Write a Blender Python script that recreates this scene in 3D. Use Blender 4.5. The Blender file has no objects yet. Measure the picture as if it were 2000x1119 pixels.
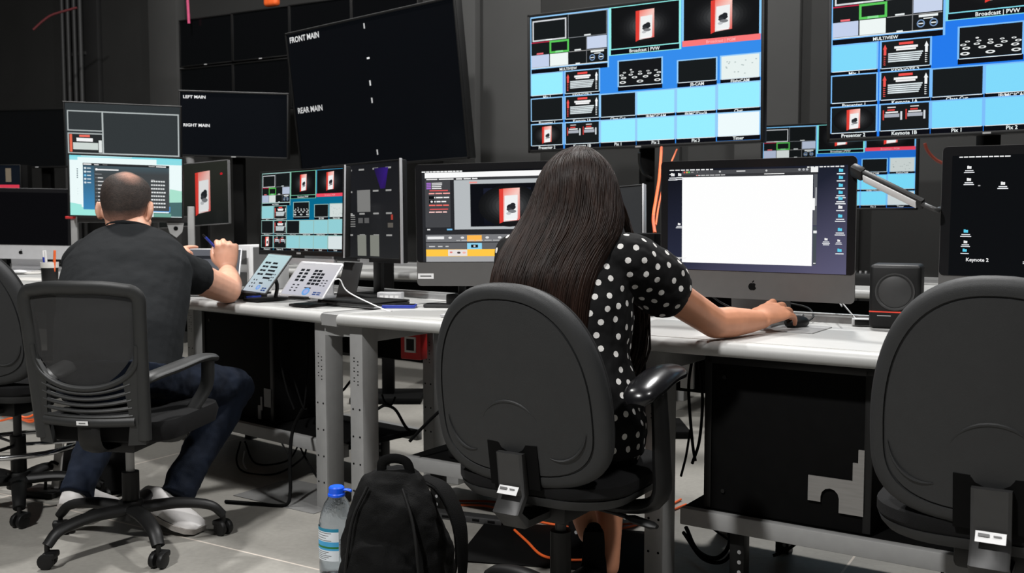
import bpy, bmesh, math, random
from mathutils import Vector, Matrix, noise
V = Vector
R = math.radians
random.seed(7)
SC = bpy.context.scene
COL = SC.collection

# ------------------------------------------------------------------ camera
cam_d = bpy.data.cameras.new('camera')
cam = bpy.data.objects.new('camera', cam_d)
COL.objects.link(cam)
CAM_H = 1.09
FPX = 1950.0
PITCH = math.atan(134.5 / FPX)
cam.location = (0, 0, CAM_H)
cam.rotation_euler = (math.pi / 2 - PITCH, 0, 0)
cam_d.sensor_width = 36.0
cam_d.lens = 36.0 * FPX / 2000.0
cam_d.clip_end = 60
SC.camera = cam
cam_d.dof.use_dof = True
cam_d.dof.focus_distance = 2.6
cam_d.dof.aperture_fstop = 8.0
SC.view_settings.view_transform = 'Standard'
SC.view_settings.look = 'None'
SC.view_settings.gamma = 1.0
SC.view_settings.exposure = 0.0
SC.view_settings.use_curve_mapping = False

# ------------------------------------------------------------------ light
wd = bpy.data.worlds.new('world')
SC.world = wd
wd.use_nodes = True
wd.node_tree.nodes['Background'].inputs[0].default_value = (0.75, 0.85, 1.0, 1)
wd.node_tree.nodes['Background'].inputs[1].default_value = 0.012


def area_light(name, loc, target, power, size, col=(1, 1, 1)):
    d = bpy.data.lights.new(name, 'AREA')
    d.energy = power
    d.shape = 'DISK'
    d.size = size
    d.color = col
    o = bpy.data.objects.new(name, d)
    COL.objects.link(o)
    o.location = loc
    o.rotation_euler = (V(target) - V(loc)).to_track_quat('-Z', 'Y').to_euler()
    return o


# work lights hanging from the studio grid
area_light('ceiling_lamp', (-2.4, -0.6, 5.2), (-0.2, 3.2, 0.5), 330, 0.35, (1.0, 0.99, 0.975))
area_light('ceiling_lamp', (1.6, 5.2, 5.4), (0.0, 3.2, 0.6), 250, 0.5, (1.0, 0.99, 0.975))
area_light('ceiling_lamp', (-2.6, 5.2, 5.4), (-1.2, 3.6, 0.4), 230, 0.3, (1.0, 0.985, 0.965))
area_light('ceiling_lamp', (2.6, 0.6, 5.2), (0.9, 2.8, 0.6), 120, 0.4, (1.0, 0.99, 0.975))


# ------------------------------------------------------------------ materials
def s2l(c):
    c = c / 255.0
    return c / 12.92 if c <= 0.04045 else ((c + 0.055) / 1.055) ** 2.4


def rgb(r, g, b):
    return (s2l(r), s2l(g), s2l(b))


MATS = {}


def mat(name, col, rough=0.5, metal=0.0, var=0.08, scale=30.0, bump=0.0, bscale=200.0, spec=0.5, coat=0.0, stretch=None):
    m = bpy.data.materials.new(name)
    m.use_nodes = True
    nt = m.node_tree
    p = nt.nodes['Principled BSDF']
    p.inputs['Roughness'].default_value = rough
    p.inputs['Metallic'].default_value = metal
    p.inputs['Specular IOR Level'].default_value = spec
    p.inputs['Coat Weight'].default_value = coat
    tc = nt.nodes.new('ShaderNodeTexCoord')
    src = tc.outputs['Object']
    if stretch:
        mp = nt.nodes.new('ShaderNodeMapping')
        mp.inputs['Scale'].default_value = stretch
        nt.links.new(src, mp.inputs[0])
        src = mp.outputs[0]
    n = nt.nodes.new('ShaderNodeTexNoise')
    n.inputs['Scale'].default_value = scale
    n.inputs['Detail'].default_value = 5
    nt.links.new(src, n.inputs['Vector'])
    r = nt.nodes.new('ShaderNodeValToRGB')
    r.color_ramp.elements[0].position = 0.3
    r.color_ramp.elements[1].position = 0.7
    r.color_ramp.elements[0].color = (*[max(0, c * (1 - var)) for c in col], 1)
    r.color_ramp.elements[1].color = (*[min(1, c * (1 + var)) for c in col], 1)
    nt.links.new(n.outputs['Fac'], r.inputs[0])
    nt.links.new(r.outputs[0], p.inputs['Base Color'])
    if bump:
        n2 = nt.nodes.new('ShaderNodeTexNoise')
        n2.inputs['Scale'].default_value = bscale
        n2.inputs['Detail'].default_value = 3
        nt.links.new(src, n2.inputs['Vector'])
        b = nt.nodes.new('ShaderNodeBump')
        b.inputs['Strength'].default_value = bump
        b.inputs['Distance'].default_value = 0.002
        nt.links.new(n2.outputs['Fac'], b.inputs['Height'])
        nt.links.new(b.outputs[0], p.inputs['Normal'])
    MATS[name] = m
    return m


M_desk = mat('desk_laminate', rgb(180, 180, 178), 0.42, bump=0.05, var=0.02)
M_deskedge = mat('desk_edge', rgb(200, 199, 194), 0.3, var=0.02)
M_leg = mat('grey_powder_coat', rgb(146, 146, 145), 0.55, var=0.04, bump=0.1, bscale=600)
M_alu = mat('aluminium', rgb(190, 190, 190), 0.35, 0.7, var=0.05)
M_chrome = mat('chrome', rgb(210, 210, 210), 0.15, 1.0, var=0.02)
M_black = mat('black_plastic', rgb(13, 13, 13), 0.5, var=0.15, spec=0.35)
M_blackm = mat('black_matte', rgb(7, 7, 7), 0.75, var=0.2, spec=0.1)
M_gloss = mat('black_gloss', rgb(20, 20, 22), 0.25, var=0.05)
M_shell = mat('chair_shell_plastic', rgb(34, 35, 36), 0.6, var=0.06, bump=0.25, bscale=700)
M_cush = mat('chair_fabric', rgb(15, 15, 16), 0.9, spec=0.25, var=0.15, bump=0.4, bscale=500)
M_white = mat('white_plastic', rgb(225, 225, 225), 0.4, var=0.02)
M_lightgrey = mat('light_grey_plastic', rgb(165, 165, 165), 0.45, var=0.05)
M_grey = mat('mid_grey_plastic', rgb(95, 95, 95), 0.5, var=0.05)
M_dgrey = mat('dark_grey_plastic', rgb(48, 48, 48), 0.5, var=0.08)
M_imac = mat('imac_grey_aluminium', rgb(100, 99, 98), 0.42, 0.35, var=0.03)
M_silver = mat('silver_aluminium', rgb(200, 200, 202), 0.4, 0.4, var=0.03)
M_orange = mat('orange_jacket', rgb(235, 100, 40), 0.5, var=0.1)
M_red = mat('red_paint', rgb(190, 25, 25), 0.5, var=0.1)
M_blue = mat('blue_plastic', rgb(40, 60, 160), 0.35, var=0.1)
M_bcap = mat('bright_blue_plastic', rgb(20, 90, 230), 0.35, var=0.1)
M_brown = mat('cardboard', rgb(120, 75, 45), 0.8, var=0.15)
M_skin_m = mat('skin_fair', rgb(212, 158, 132), 0.5, var=0.07, scale=25, bump=0.12, bscale=350)
M_skin_w = mat('skin_tan', rgb(200, 138, 106), 0.48, var=0.06, scale=25, bump=0.1, bscale=350)
M_tee = mat('charcoal_jersey', rgb(26, 28, 30), 0.9, spec=0.2, var=0.05, scale=18, bump=0.3, bscale=260)
M_jean = mat('blue_denim', rgb(15, 23, 37), 0.85, spec=0.2, var=0.3, scale=14, bump=0.5, bscale=400)
M_shoe = mat('white_leather', rgb(215, 212, 210), 0.5, var=0.04)
M_sole = mat('grey_rubber', rgb(140, 135, 130), 0.7, var=0.15, scale=80)
M_nylon = mat('black_nylon', rgb(7, 7, 7), 0.8, spec=0.15, var=0.2, scale=12, bump=0.6, bscale=300)
M_hair_m = mat('short_brown_hair', rgb(46, 36, 31), 0.7, var=0.35, scale=90, bump=0.6, bscale=300)
M_paper = mat('paper', rgb(215, 213, 208), 0.7, var=0.03)
M_eye = mat('eye_white', rgb(225, 222, 218), 0.2, var=0.02)
M_pink = mat('pink_strap', rgb(190, 70, 110), 0.6, var=0.1)
M_yellow = mat('yellow_plastic', rgb(220, 200, 60), 0.5, var=0.1)


# ------------------------------------------------------------------ mesh tools
def catmull(pts, n=6):
    pts = [V(p) for p in pts]
    if len(pts) < 3:
        return pts
    out = []
    P = [2 * pts[0] - pts[1]] + pts + [2 * pts[-1] - pts[-2]]
    for i in range(1, len(P) - 2):
        a, b, c, d = P[i - 1:i + 3]
        for k in range(n):
            t = k / n
            out.append(0.5 * ((2 * b) + (c - a) * t + (2 * a - 5 * b + 4 * c - d) * t * t + (3 * b - a - 3 * c + d) * t ** 3))
    out.append(pts[-1])
    return out


def lerp_list(vals, n):
    out = []
    for i in range(n):
        t = i / (n - 1) * (len(vals) - 1)
        k = min(int(t), len(vals) - 2)
        f = t - k
        out.append(vals[k] * (1 - f) + vals[k + 1] * f)
    return out


def rrect(w, h, r, n=5):
    r = min(r, w / 2 - 1e-5, h / 2 - 1e-5)
    pts = []
    for cx, cy, a0 in ((w / 2 - r, h / 2 - r, 0), (-w / 2 + r, h / 2 - r, 90), (-w / 2 + r, -h / 2 + r, 180), (w / 2 - r, -h / 2 + r, 270)):
        for k in range(n + 1):
            a = R(a0 + 90 * k / n)
            pts.append((cx + r * math.cos(a), cy + r * math.sin(a)))
    return pts


class MB:
    def __init__(self):
        self.bm = bmesh.new()
        self.mi = 0

    def _m(self, faces):
        for f in faces:
            f.material_index = self.mi

    def box(self, c, s, rot=None, bevel=0.0, seg=2):
        r = bmesh.ops.create_cube(self.bm, size=1.0)
        vs = r['verts']
        M = Matrix.Translation(V(c)) @ (rot.to_4x4() if rot else Matrix()) @ Matrix.Diagonal((*s, 1))
        bmesh.ops.transform(self.bm, matrix=M, verts=vs)
        fs = list({f for v in vs for f in v.link_faces})
        self._m(fs)
        if bevel > 0:
            es = list({e for v in vs for e in v.link_edges})
            b = bmesh.ops.bevel(self.bm, geom=es, offset=min(bevel, min(s) * 0.49), segments=seg, affect='EDGES', profile=0.5)
            self._m(b['faces'])
        return self

    def loft(self, rings, cap0=True, cap1=True, closed=True):
        bm = self.bm
        rr = [[bm.verts.new(p) for p in ring] for ring in rings]
        n = len(rr[0])
        for a, b in zip(rr[:-1], rr[1:]):
            for i in range(n if closed else n - 1):
                j = (i + 1) % n
                try:
                    f = bm.faces.new((a[i], a[j], b[j], b[i]))
                    f.material_index = self.mi
                except ValueError:
                    pass
        if cap0:
            f = bm.faces.new(rr[0][::-1])
            f.material_index = self.mi
        if cap1:
            f = bm.faces.new(rr[-1])
            f.material_index = self.mi
        return self

    def tube(self, pts, r, seg=10, smooth=0, up=None, flat=None):
        """sweep a circle; r a number or list; flat = (width factor, height factor)"""
        if smooth:
            pts2 = catmull(pts, smooth)
        else:
            pts2 = [V(p) for p in pts]
        n = len(pts2)
        if not hasattr(r, '__len__'):
            rs = [r] * n
        else:
            rs = lerp_list(list(r), n)
        t = (pts2[1] - pts2[0]).normalized()
        u = V(up) if up else (V((0, 0, 1)) if abs(t.z) < 0.9 else V((0, 1, 0)))
        u = (u - t * u.dot(t)).normalized()
        rings = []
        for i in range(n):
            if i == 0:
                t2 = pts2[1] - pts2[0]
            elif i == n - 1:
                t2 = pts2[-1] - pts2[-2]
            else:
                t2 = pts2[i + 1] - pts2[i - 1]
            t2 = t2.normalized() if t2.length > 1e-9 else t
            u = (u - t2 * u.dot(t2))
            u = u.normalized() if u.length > 1e-6 else t2.orthogonal().normalized()
            w = t2.cross(u)
            fw, fh = flat if flat else (1, 1)
            rings.append([pts2[i] + (w * math.cos(2 * math.pi * k / seg) * fw + u * math.sin(2 * math.pi * k / seg) * fh) * rs[i] for k in range(seg)])
            t = t2
        return self.loft(rings)

    def cyl(self, p0, p1, r0, r1=None, seg=20, bevel=0.0):
        r1 = r0 if r1 is None else r1
        if bevel:
            p0, p1 = V(p0), V(p1)
            d = (p1 - p0).normalized() * bevel
            return self.tube([p0, p0 + d * 0.01, p0 + d, p1 - d, p1 - d * 0.01, p1], [1, 1, 1, 1, 1, 1], seg) if False else self._bcyl(p0, p1, r0, r1, seg, bevel)
        return self.tube([p0, p1], [r0, r1], seg)

    def _bcyl(self, p0, p1, r0, r1, seg, b):
        t = (p1 - p0).normalized()
        u = t.orthogonal().normalized()
        w = t.cross(u)

        def ring(p, r):
            return [p + (w * math.cos(2 * math.pi * k / seg) + u * math.sin(2 * math.pi * k / seg)) * r for k in range(seg)]
        return self.loft([ring(p0, r0 - b), ring(p0 + t * b * 0.3, r0 - b * 0.3), ring(p0 + t * b, r0), ring(p1 - t * b, r1), ring(p1 - t * b * 0.3, r1 - b * 0.3), ring(p1, r1 - b)])

    def lathe(self, prof, c=(0, 0, 0), M=None, seg=28):
        c = V(c)
        rings = []
        for r, z in prof:
            ring = []
            for k in range(seg):
                a = 2 * math.pi * k / seg
                p = V((max(r, 1e-5) * math.cos(a), max(r, 1e-5) * math.sin(a), z))
                if M:
                    p = M @ p
                ring.append(c + p)
            rings.append(ring)
        return self.loft(rings)

    def prism(self, outline, y0, y1, M=None):
        """outline in x,z extruded along y"""
        a = [V((x, y0, z)) for x, z in outline]
        b = [V((x, y1, z)) for x, z in outline]
        if M:
            a = [M @ p for p in a]
            b = [M @ p for p in b]
        return self.loft([a, b])

    def ellipsoid(self, c, r, M=None, u=20, v=12):
        c = V(c)
        rings = []
        for i in range(1, v):
            th = math.pi * i / v
            ring = []
            for k in range(u):
                a = 2 * math.pi * k / u
                p = V((r[0] * math.sin(th) * math.cos(a), r[1] * math.sin(th) * math.sin(a), -r[2] * math.cos(th)))
                if M:
                    p = M @ p
                ring.append(c + p)
            rings.append(ring)
        return self.loft(rings)

    def build(self, name, mats, parent=None, origin=None, sharp=38, remesh=None, smooth_it=0):
        me = bpy.data.meshes.new(name)
        bm = self.bm
        bmesh.ops.recalc_face_normals(bm, faces=bm.faces)
        if origin is not None:
            bmesh.ops.translate(bm, vec=-V(origin), verts=bm.verts)
        for f in bm.faces:
            f.smooth = True
        for e in bm.edges:
            if len(e.link_faces) == 2 and e.calc_face_angle(0) > R(sharp):
                e.smooth = False
        bm.to_mesh(me)
        bm.free()
        if remesh:
            me = remeshed(me, remesh, smooth_it)
            me.name = name
        if not isinstance(mats, (list, tuple)):
            mats = [mats]
        for m in mats:
            me.materials.append(m)
        o = bpy.data.objects.new(name, me)
        COL.objects.link(o)
        if parent:
            o.parent = parent
        return o


def remeshed(me, vox, it):
    tmp = bpy.data.objects.new('tmp', me)
    COL.objects.link(tmp)
    md = tmp.modifiers.new('r', 'REMESH')
    md.mode = 'VOXEL'
    md.voxel_size = vox
    md.use_smooth_shade = True
    if it:
        sm = tmp.modifiers.new('s', 'SMOOTH')
        sm.factor = 0.5
        sm.iterations = it
    dg = bpy.context.evaluated_depsgraph_get()
    dg.update()
    out = bpy.data.meshes.new_from_object(tmp.evaluated_get(dg))
    bpy.data.objects.remove(tmp)
    bpy.data.meshes.remove(me)
    for p in out.polygons:
        p.use_smooth = True
    return out


def tag(o, label, cat, group=None):
    o['label'] = label
    o['category'] = cat
    if group:
        o['group'] = group
    return o


def thing(name, label, cat, loc=(0, 0, 0), rotz=0.0, group=None, M=None):
    o = bpy.data.objects.new(name, None)
    o.empty_display_size = 0.1
    COL.objects.link(o)
    if M is not None:
        o.matrix_world = M
    else:
        o.location = loc
        o.rotation_euler = (0, 0, rotz)
    return tag(o, label, cat, group)


def struct(o):
    o['kind'] = 'structure'
    return o


def px(x, y, Y=None, z=None):
    """world point seen at photo pixel (x, y), at depth Y or height z"""
    cp, sp = math.cos(PITCH), math.sin(PITCH)
    a = (x - 1000.0) / FPX
    b = -(y - 559.5) / FPX
    d = V((a, cp + b * sp, -sp + b * cp))
    t = Y / d.y if Y is not None else (z - CAM_H) / d.z
    return V((0, 0, CAM_H)) + d * t


def pose(c, yaw, tilt=0.0, roll=0.0):
    return Matrix.Translation(V(c)) @ Matrix.Rotation(R(yaw), 4, 'Z') @ Matrix.Rotation(R(tilt), 4, 'X') @ Matrix.Rotation(R(roll), 4, 'Y')


def copy_tree(o, parent=None):
    c = o.copy()
    COL.objects.link(c)
    if parent:
        c.parent = parent
    for ch in list(o.children):
        copy_tree(ch, c)
    return c
# ------------------------------------------------------------------ the room
def floor_material():
    m = bpy.data.materials.new('polished_concrete')
    m.use_nodes = True
    nt = m.node_tree
    p = nt.nodes['Principled BSDF']
    tc = nt.nodes.new('ShaderNodeTexCoord')
    n1 = nt.nodes.new('ShaderNodeTexNoise'); n1.inputs['Scale'].default_value = 1.3; n1.inputs['Detail'].default_value = 8; n1.inputs['Roughness'].default_value = 0.65
    n2 = nt.nodes.new('ShaderNodeTexNoise'); n2.inputs['Scale'].default_value = 55; n2.inputs['Detail'].default_value = 4
    mx = nt.nodes.new('ShaderNodeMath'); mx.operation = 'MULTIPLY_ADD'
    nt.links.new(tc.outputs['Object'], n1.inputs['Vector']); nt.links.new(tc.outputs['Object'], n2.inputs['Vector'])
    nt.links.new(n2.outputs['Fac'], mx.inputs[0]); mx.inputs[1].default_value = 0.35
    nt.links.new(n1.outputs['Fac'], mx.inputs[2])
    r = nt.nodes.new('ShaderNodeValToRGB')
    r.color_ramp.elements[0].position = 0.35; r.color_ramp.elements[0].color = (*rgb(118, 116, 111), 1)
    r.color_ramp.elements[1].position = 0.95; r.color_ramp.elements[1].color = (*rgb(160, 157, 150), 1)
    nt.links.new(mx.outputs[0], r.inputs[0])
    # saw-cut joints of the slab on a rotated square grid
    mp = nt.nodes.new('ShaderNodeMapping'); mp.vector_type = 'POINT'
    mp.inputs['Rotation'].default_value = (0, 0, R(31)); mp.inputs['Location'].default_value = JOINT_OFF
    nt.links.new(tc.outputs['Object'], mp.inputs[0])
    sp = nt.nodes.new('ShaderNodeSeparateXYZ'); nt.links.new(mp.outputs[0], sp.inputs[0])
    prev = None
    for ax in (0, 1):
        md = nt.nodes.new('ShaderNodeMath'); md.operation = 'PINGPONG'; md.inputs[1].default_value = 1.5
        nt.links.new(sp.outputs[ax], md.inputs[0])
        lt = nt.nodes.new('ShaderNodeMath'); lt.operation = 'LESS_THAN'; lt.inputs[1].default_value = 0.0035
        nt.links.new(md.outputs[0], lt.inputs[0])
        if prev:
            a = nt.nodes.new('ShaderNodeMath'); a.operation = 'MAXIMUM'
            nt.links.new(prev.outputs[0], a.inputs[0]); nt.links.new(lt.outputs[0], a.inputs[1]); prev = a
        else:
            prev = lt
    mc = nt.nodes.new('ShaderNodeMix'); mc.data_type = 'RGBA'
    nt.links.new(prev.outputs[0], mc.inputs[0]); nt.links.new(r.outputs[0], mc.inputs[6]); mc.inputs[7].default_value = (*rgb(196, 186, 176), 1)
    nt.links.new(mc.outputs[2], p.inputs['Base Color'])
    rr = nt.nodes.new('ShaderNodeMapRange'); rr.inputs[3].default_value = 0.32; rr.inputs[4].default_value = 0.55
    nt.links.new(n1.outputs['Fac'], rr.inputs[0]); nt.links.new(rr.outputs[0], p.inputs['Roughness'])
    b = nt.nodes.new('ShaderNodeBump'); b.inputs['Strength'].default_value = 0.06; b.inputs['Distance'].default_value = 0.003
    nt.links.new(n2.outputs['Fac'], b.inputs['Height']); nt.links.new(b.outputs[0], p.inputs['Normal'])
    return m


# one joint passes (-1.03, 3.29): rotate that point by +31 deg and cancel its y
_q = Matrix.Rotation(R(31), 3, 'Z') @ V((-1.03, 3.29, 0))
JOINT_OFF = (-_q.x + 1.1, -_q.y, 0)
M_floor = floor_material()
M_wall = mat('dark_wall_paint', rgb(38, 38, 37), 0.85, var=0.1, scale=3, bump=0.15, bscale=60)
M_wall2 = mat('grey_wall_paint', rgb(60, 60, 59), 0.85, var=0.06, scale=3, bump=0.15, bscale=60)
M_drape = mat('black_paint', rgb(22, 22, 22), 0.8, var=0.2, scale=4)

g = MB(); g.box((0, 4, -0.05), (18, 18, 0.1)); struct(g.build('floor', M_floor))
g = MB(); g.box((0, 4, 6.35), (18, 18, 0.1)); struct(g.build('ceiling', M_drape))
WA = R(-30)
WD = V((math.cos(WA), math.sin(WA), 0))
WN = V((-WD.y, WD.x, 0))          # points away from the room (back)
W0 = V((0, 7.1, 0))


def wall_s(x):
    """distance along the back wall of photo column x"""
    k = (x - 1000.0) / FPX
    X = k * 7.1 / (1 - k * math.tan(WA))
    return X / WD.x


def wpt(s, d=0.0, z=0.0):
    return W0 + WD * s - WN * d + V((0, 0, z))


RW = Matrix.Rotation(WA, 3, 'Z')
g = MB(); g.box(wpt(0.5, -0.1, 3.15), (13.5, 0.2, 6.3), RW); struct(g.build('wall_back', M_wall))
g = MB(); g.box((-6.4, 4, 3.15), (0.2, 17, 6.3)); struct(g.build('wall_left', M_wall))
g = MB(); g.box((6.6, 1.5, 3.15), (0.2, 10, 6.3)); struct(g.build('wall_right', M_wall))


def wall_strip(x0, x1, d, m, n, z0=0.0, z1=6.3):
    s0, s1 = wall_s(x0), wall_s(x1)
    g = MB(); g.box(wpt((s0 + s1) / 2, d / 2, (z0 + z1) / 2), (s1 - s0, d, z1 - z0), RW, 0.006)
    struct(g.build('trim_%d' % n, m))


wall_strip(318, 372, 0.10, M_wall2, 1)
wall_strip(884, 946, 0.12, M_wall2, 2)
wall_strip(946, 1062, 0.05, M_wall2, 3)
wall_strip(1440, 1562, 0.10, M_wall2, 4)
wall_strip(1562, 1680, 0.05, M_wall, 5)
wall_strip(182, 211, 0.05, M_drape, 6)
wall_strip(1062, 1330, 0.05, M_wall, 7)
# four conduits on the back wall
for k, x in enumerate((150, 161, 173, 184)):
    s = wall_s(x)
    g = MB(); g.cyl(wpt(s, 0.08, 0.0), wpt(s, 0.08, 6.25), 0.022, seg=14)
    for z in (1.2, 2.6, 4.2):
        g.box(wpt(s, 0.03, z), (0.07, 0.06, 0.03), RW)
    tag(g.build('conduit', M_dgrey), 'dark vertical conduit on back wall, one of four side by side', 'pipe', 'conduits on the back wall')


# ------------------------------------------------------------------ desks
DZ = 0.745


class Frame:
    def __init__(s, p, ang):
        s.o = V((p[0], p[1], 0)); s.a = R(ang)
        s.r = V((math.cos(s.a), math.sin(s.a), 0)); s.b = V((-math.sin(s.a), math.cos(s.a), 0))
        s.m = Matrix.Rotation(s.a, 3, 'Z')

    def p(s, t, n, z=0.0):
        return s.o + s.r * t + s.b * n + V((0, 0, z))


FR = Frame((-0.630, 3.555), -33.9)     # right-hand desk row, origin at its left front corner
FL = Frame((-0.70, 3.62), -40.2)      # left-hand row, origin at its right front corner; runs to t < 0


def leg_mesh(c, m, w=0.062, d=0.085, h=0.7):
    g = MB()
    g.mi = 0
    g.box(c + V((0, 0, h / 2)), (w, d, h), m, 0.004)
    g.mi = 1
    fx = m @ V((1, 0, 0)); fy = m @ V((0, 1, 0))
    for z in (0.10, 0.20, 0.30, 0.40):
        for s in (-0.016, 0.016):
            g.cyl(c + fx * s - fy * (d / 2 - 0.001) + V((0, 0, z)), c + fx * s - fy * (d / 2 + 0.0006) + V((0, 0, z)), 0.004, seg=10)
    for k in range(9):
        for s in (-0.009, 0.009):
            if (k * 7 + (s > 0)) % 3:
                g.box(c + fx * s - fy * (d / 2) + V((0, 0, 0.49 + k * 0.012)), (0.006, 0.001, 0.004), m)
    return g


def make_desk(F, t0, t1, label, D=0.70, legs=(), group=None):
    base = F.p((t0 + t1) / 2, D / 2)
    t = thing('work_desk', label, 'desk', base, F.a, group)
    L = t1 - t0
    # worktop with rolled front edge
    prof = []
    T = 0.042
    for k in range(9):
        a = R(-90 + 180 * k / 8)
        prof.append((-D / 2 + 0.021 - 0.021 * math.cos(a), DZ - T / 2 + T / 2 * math.sin(a)))
    prof += [(D / 2, DZ), (D / 2, DZ - T)]
    g = MB()
    g.loft([[V((x, y, z)) for y, z in prof] for x in (-L / 2, L / 2)])
    g.build('worktop', M_desk, t, sharp=50)
    g = MB(); g.box((0, -D / 2 + 0.043, DZ + 0.0006), (L, 0.004, 0.0012)); g.build('edge_strip', M_deskedge, t)
    g = MB(); g.box((0, D / 2 + 0.02, DZ - 0.004), (L, 0.04, 0.05), None, 0.003); g.box((0, D / 2 + 0.012, DZ + 0.024), (L, 0.024, 0.012), None, 0.003)
    g.build('cable_channel', M_alu, t)
    I = Matrix.Identity(3)
    for lx in legs:
        for ly in (-D / 2 + 0.085, D / 2 - 0.05):
            leg_mesh(V((lx - (t0 + t1) / 2, ly, 0)), I).build('leg', [M_leg, M_blackm], t)
        g = MB(); g.box((lx - (t0 + t1) / 2, 0, DZ - 0.075), (0.05, D - 0.12, 0.06), None, 0.004); g.build('cross_beam', M_leg, t)
    g = MB(); g.box((0, D / 2 - 0.06, 0.56), (L - 0.1, 0.03, 0.16), None, 0.004); g.build('modesty_panel', M_blackm, t)
    return t


desk_r = make_desk(FR, 0.0, 2.6, 'white laminate desk with grey legs in front of the woman', legs=(0.055, 1.235, 2.5))
desk_l = make_desk(FL, -1.75, 0.0, 'white laminate desk that the seated man leans his elbow on', legs=(-0.055, -1.68))
desk_f = make_desk(FL, -4.2, -1.76, 'white laminate desk at far left carrying the silver computer and pen cup', legs=(-1.83, -4.1))
# wedge that closes the corner between the two rows
wedge = FR.p(-0.03, 0.3)
i = Matrix.Translation(-wedge)
g = MB()
q = [FL.p(0.002, 0.006), FR.p(-0.002, 0.006), FR.p(-0.002, 0.60), FL.p(0.002, 0.60)]
g.loft([[i @ (p + V((0, 0, DZ - 0.045))) for p in q], [i @ (p + V((0, 0, DZ - 0.003))) for p in q]])
q2 = [FL.p(-0.01, 0.03), FR.p(0.03, 0.05), FR.p(0.03, 0.2), FL.p(-0.01, 0.2)]
g.loft([[i @ (p + V((0, 0, DZ - 0.085))) for p in q2], [i @ (p + V((0, 0, DZ - 0.046))) for p in q2]])
tag(g.build('corner_filler', M_leg), 'grey metal wedge closing the corner gap between the two white desks', 'bracket').location = wedge

g = MB(); g.box((-.213, .262, .555), (.05, .014, .12), None, .002); g.build('socket_plate', M_white, desk_r)
# opposite row behind
FB = Frame((1.70, 4.75), -31.5)
desk_b = make_desk(FB, -4.2, 1.9, 'white rounded desk of the opposite row behind the screens', legs=(-4.0, -1.2, 1.7))


# low equipment shelves beneath the desks
def low_shelf(F, t0, t1, n0, n1, z, label):
    base = F.p((t0 + t1) / 2, (n0 + n1) / 2)
    t = thing('equipment_shelf', label, 'shelf', base, F.a, 'low steel shelves under the desks')
    L, D = t1 - t0, n1 - n0
    g = MB(); g.box((0, 0, z - 0.012), (L, D - 0.01, 0.022), None, 0.003); g.build('shelf_board', M_blackm, t)
    g = MB(); g.box((0, -D / 2, z - 0.025), (L, 0.03, 0.05), None, 0.003); g.build('front_rail', M_leg, t)
    g = MB(); g.box((0, D / 2, z - 0.025), (L, 0.03, 0.05), None, 0.003); g.build('rear_rail', M_leg, t)
    for sx in (-0.72, 0.72):
        for sy in (-0.8, 0.8):
            g = MB(); g.box((sx * L / 2, sy * D / 2, (z - 0.05) / 2), (0.045, 0.045, z - 0.05), None, 0.003)
            g.mi = 1
            for k in range(4):
                g.cyl((sx * L / 2 + 0.008, sy * D / 2 - 0.0225, 0.03 + k * 0.03), (sx * L / 2 + 0.008, sy * D / 2 - 0.0234, 0.03 + k * 0.03), 0.006, seg=10)
            g.build('leg', [M_black, M_lightgrey], t)
    return t


low_shelf(FL, -1.45, -0.12, 0.22, 0.62, 0.20, 'low grey steel shelf under the desk beside the seated man')
low_shelf(FR, 0.12, 0.95, 0.25, 0.62, 0.20, 'low grey steel shelf under the desk behind the backpack')
low_shelf(FR, 1.30, 2.45, 0.10, 0.60, 0.235, 'low grey steel shelf carrying the large black case with silver bracket')


M_grey2 = mat('brushed_steel', rgb(135, 133, 130), .45, .3, var=.08, scale=14, stretch=(1, 1, 12))


def equipment_case(F, t0, t1, n0, n1, z0, z1, label, bracket):
    base = F.p((t0 + t1) / 2, (n0 + n1) / 2, z0)
    t = thing('equipment_case', label, 'case', base, F.a)
    L, D, Hh = t1 - t0, n1 - n0, z1 - z0
    g = MB(); g.box((0, 0, Hh / 2), (L, D, Hh), None, 0.006); g.build('body', M_blackm, t)
    g = MB()
    for a in (-1, 1):
        g.box((a * (L / 2 - 0.012), -D / 2 - 0.002, Hh / 2), (0.022, 0.006, Hh - 0.01), None, 0.002)
    g.box((0, -D / 2 - 0.002, Hh - 0.012), (L, 0.006, 0.02), None, 0.002)
    for z in (0.06, Hh - 0.06):
        g.cyl((-L / 2 + 0.06, -D / 2 - 0.005, z), (-L / 2 + 0.06, -D / 2 + 0.002, z), 0.006, seg=10)
    g.build('frame', M_black, t)
    g = MB()
    if bracket:
        w = 0.15
        x1 = L / 2 - 0.02
        out = [(x1 - w, 0.075), (x1 - w, 0.145), (x1 - 0.030, 0.145), (x1 - 0.030, 0.195), (x1 - 0.016, 0.195), (x1 - 0.016, 0.232), (x1, 0.232), (x1, 0.052), (x1 - 0.065, 0.052), (x1 - 0.065, 0.08)]
        for k in range(7):
            a = R(0 + 180 * k / 6)
            out.append((x1 - 0.09 + 0.025 * math.cos(a), 0.090 + 0.026 * math.sin(a)))
        out += [(x1 - 0.115, 0.075)]
        g.prism(out, -D / 2 - 0.009, -D / 2 - 0.004)
    else:
        g.box((L / 2 - 0.10, -D / 2 - 0.006, 0.04), (0.02, 0.004, 0.06)); g.box((L / 2 - 0.085, -D / 2 - 0.006, 0.08), (0.012, 0.004, 0.06))
        g.box((L / 2 - 0.04, -D / 2 - 0.006, 0.11), (0.05, 0.004, 0.08))
    g.build('bracket', M_grey2 if bracket else M_grey, t)
    return t


equipment_case(FR, 1.36, 1.84, 0.12, 0.56, 0.236, 0.69, 'large black equipment case with silver bracket under the right desk', True)
equipment_case(FL, -1.20, -0.66, 0.28, 0.60, 0.201, 0.68, 'black equipment case under the desk beside the man\'s knee', False)
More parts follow.
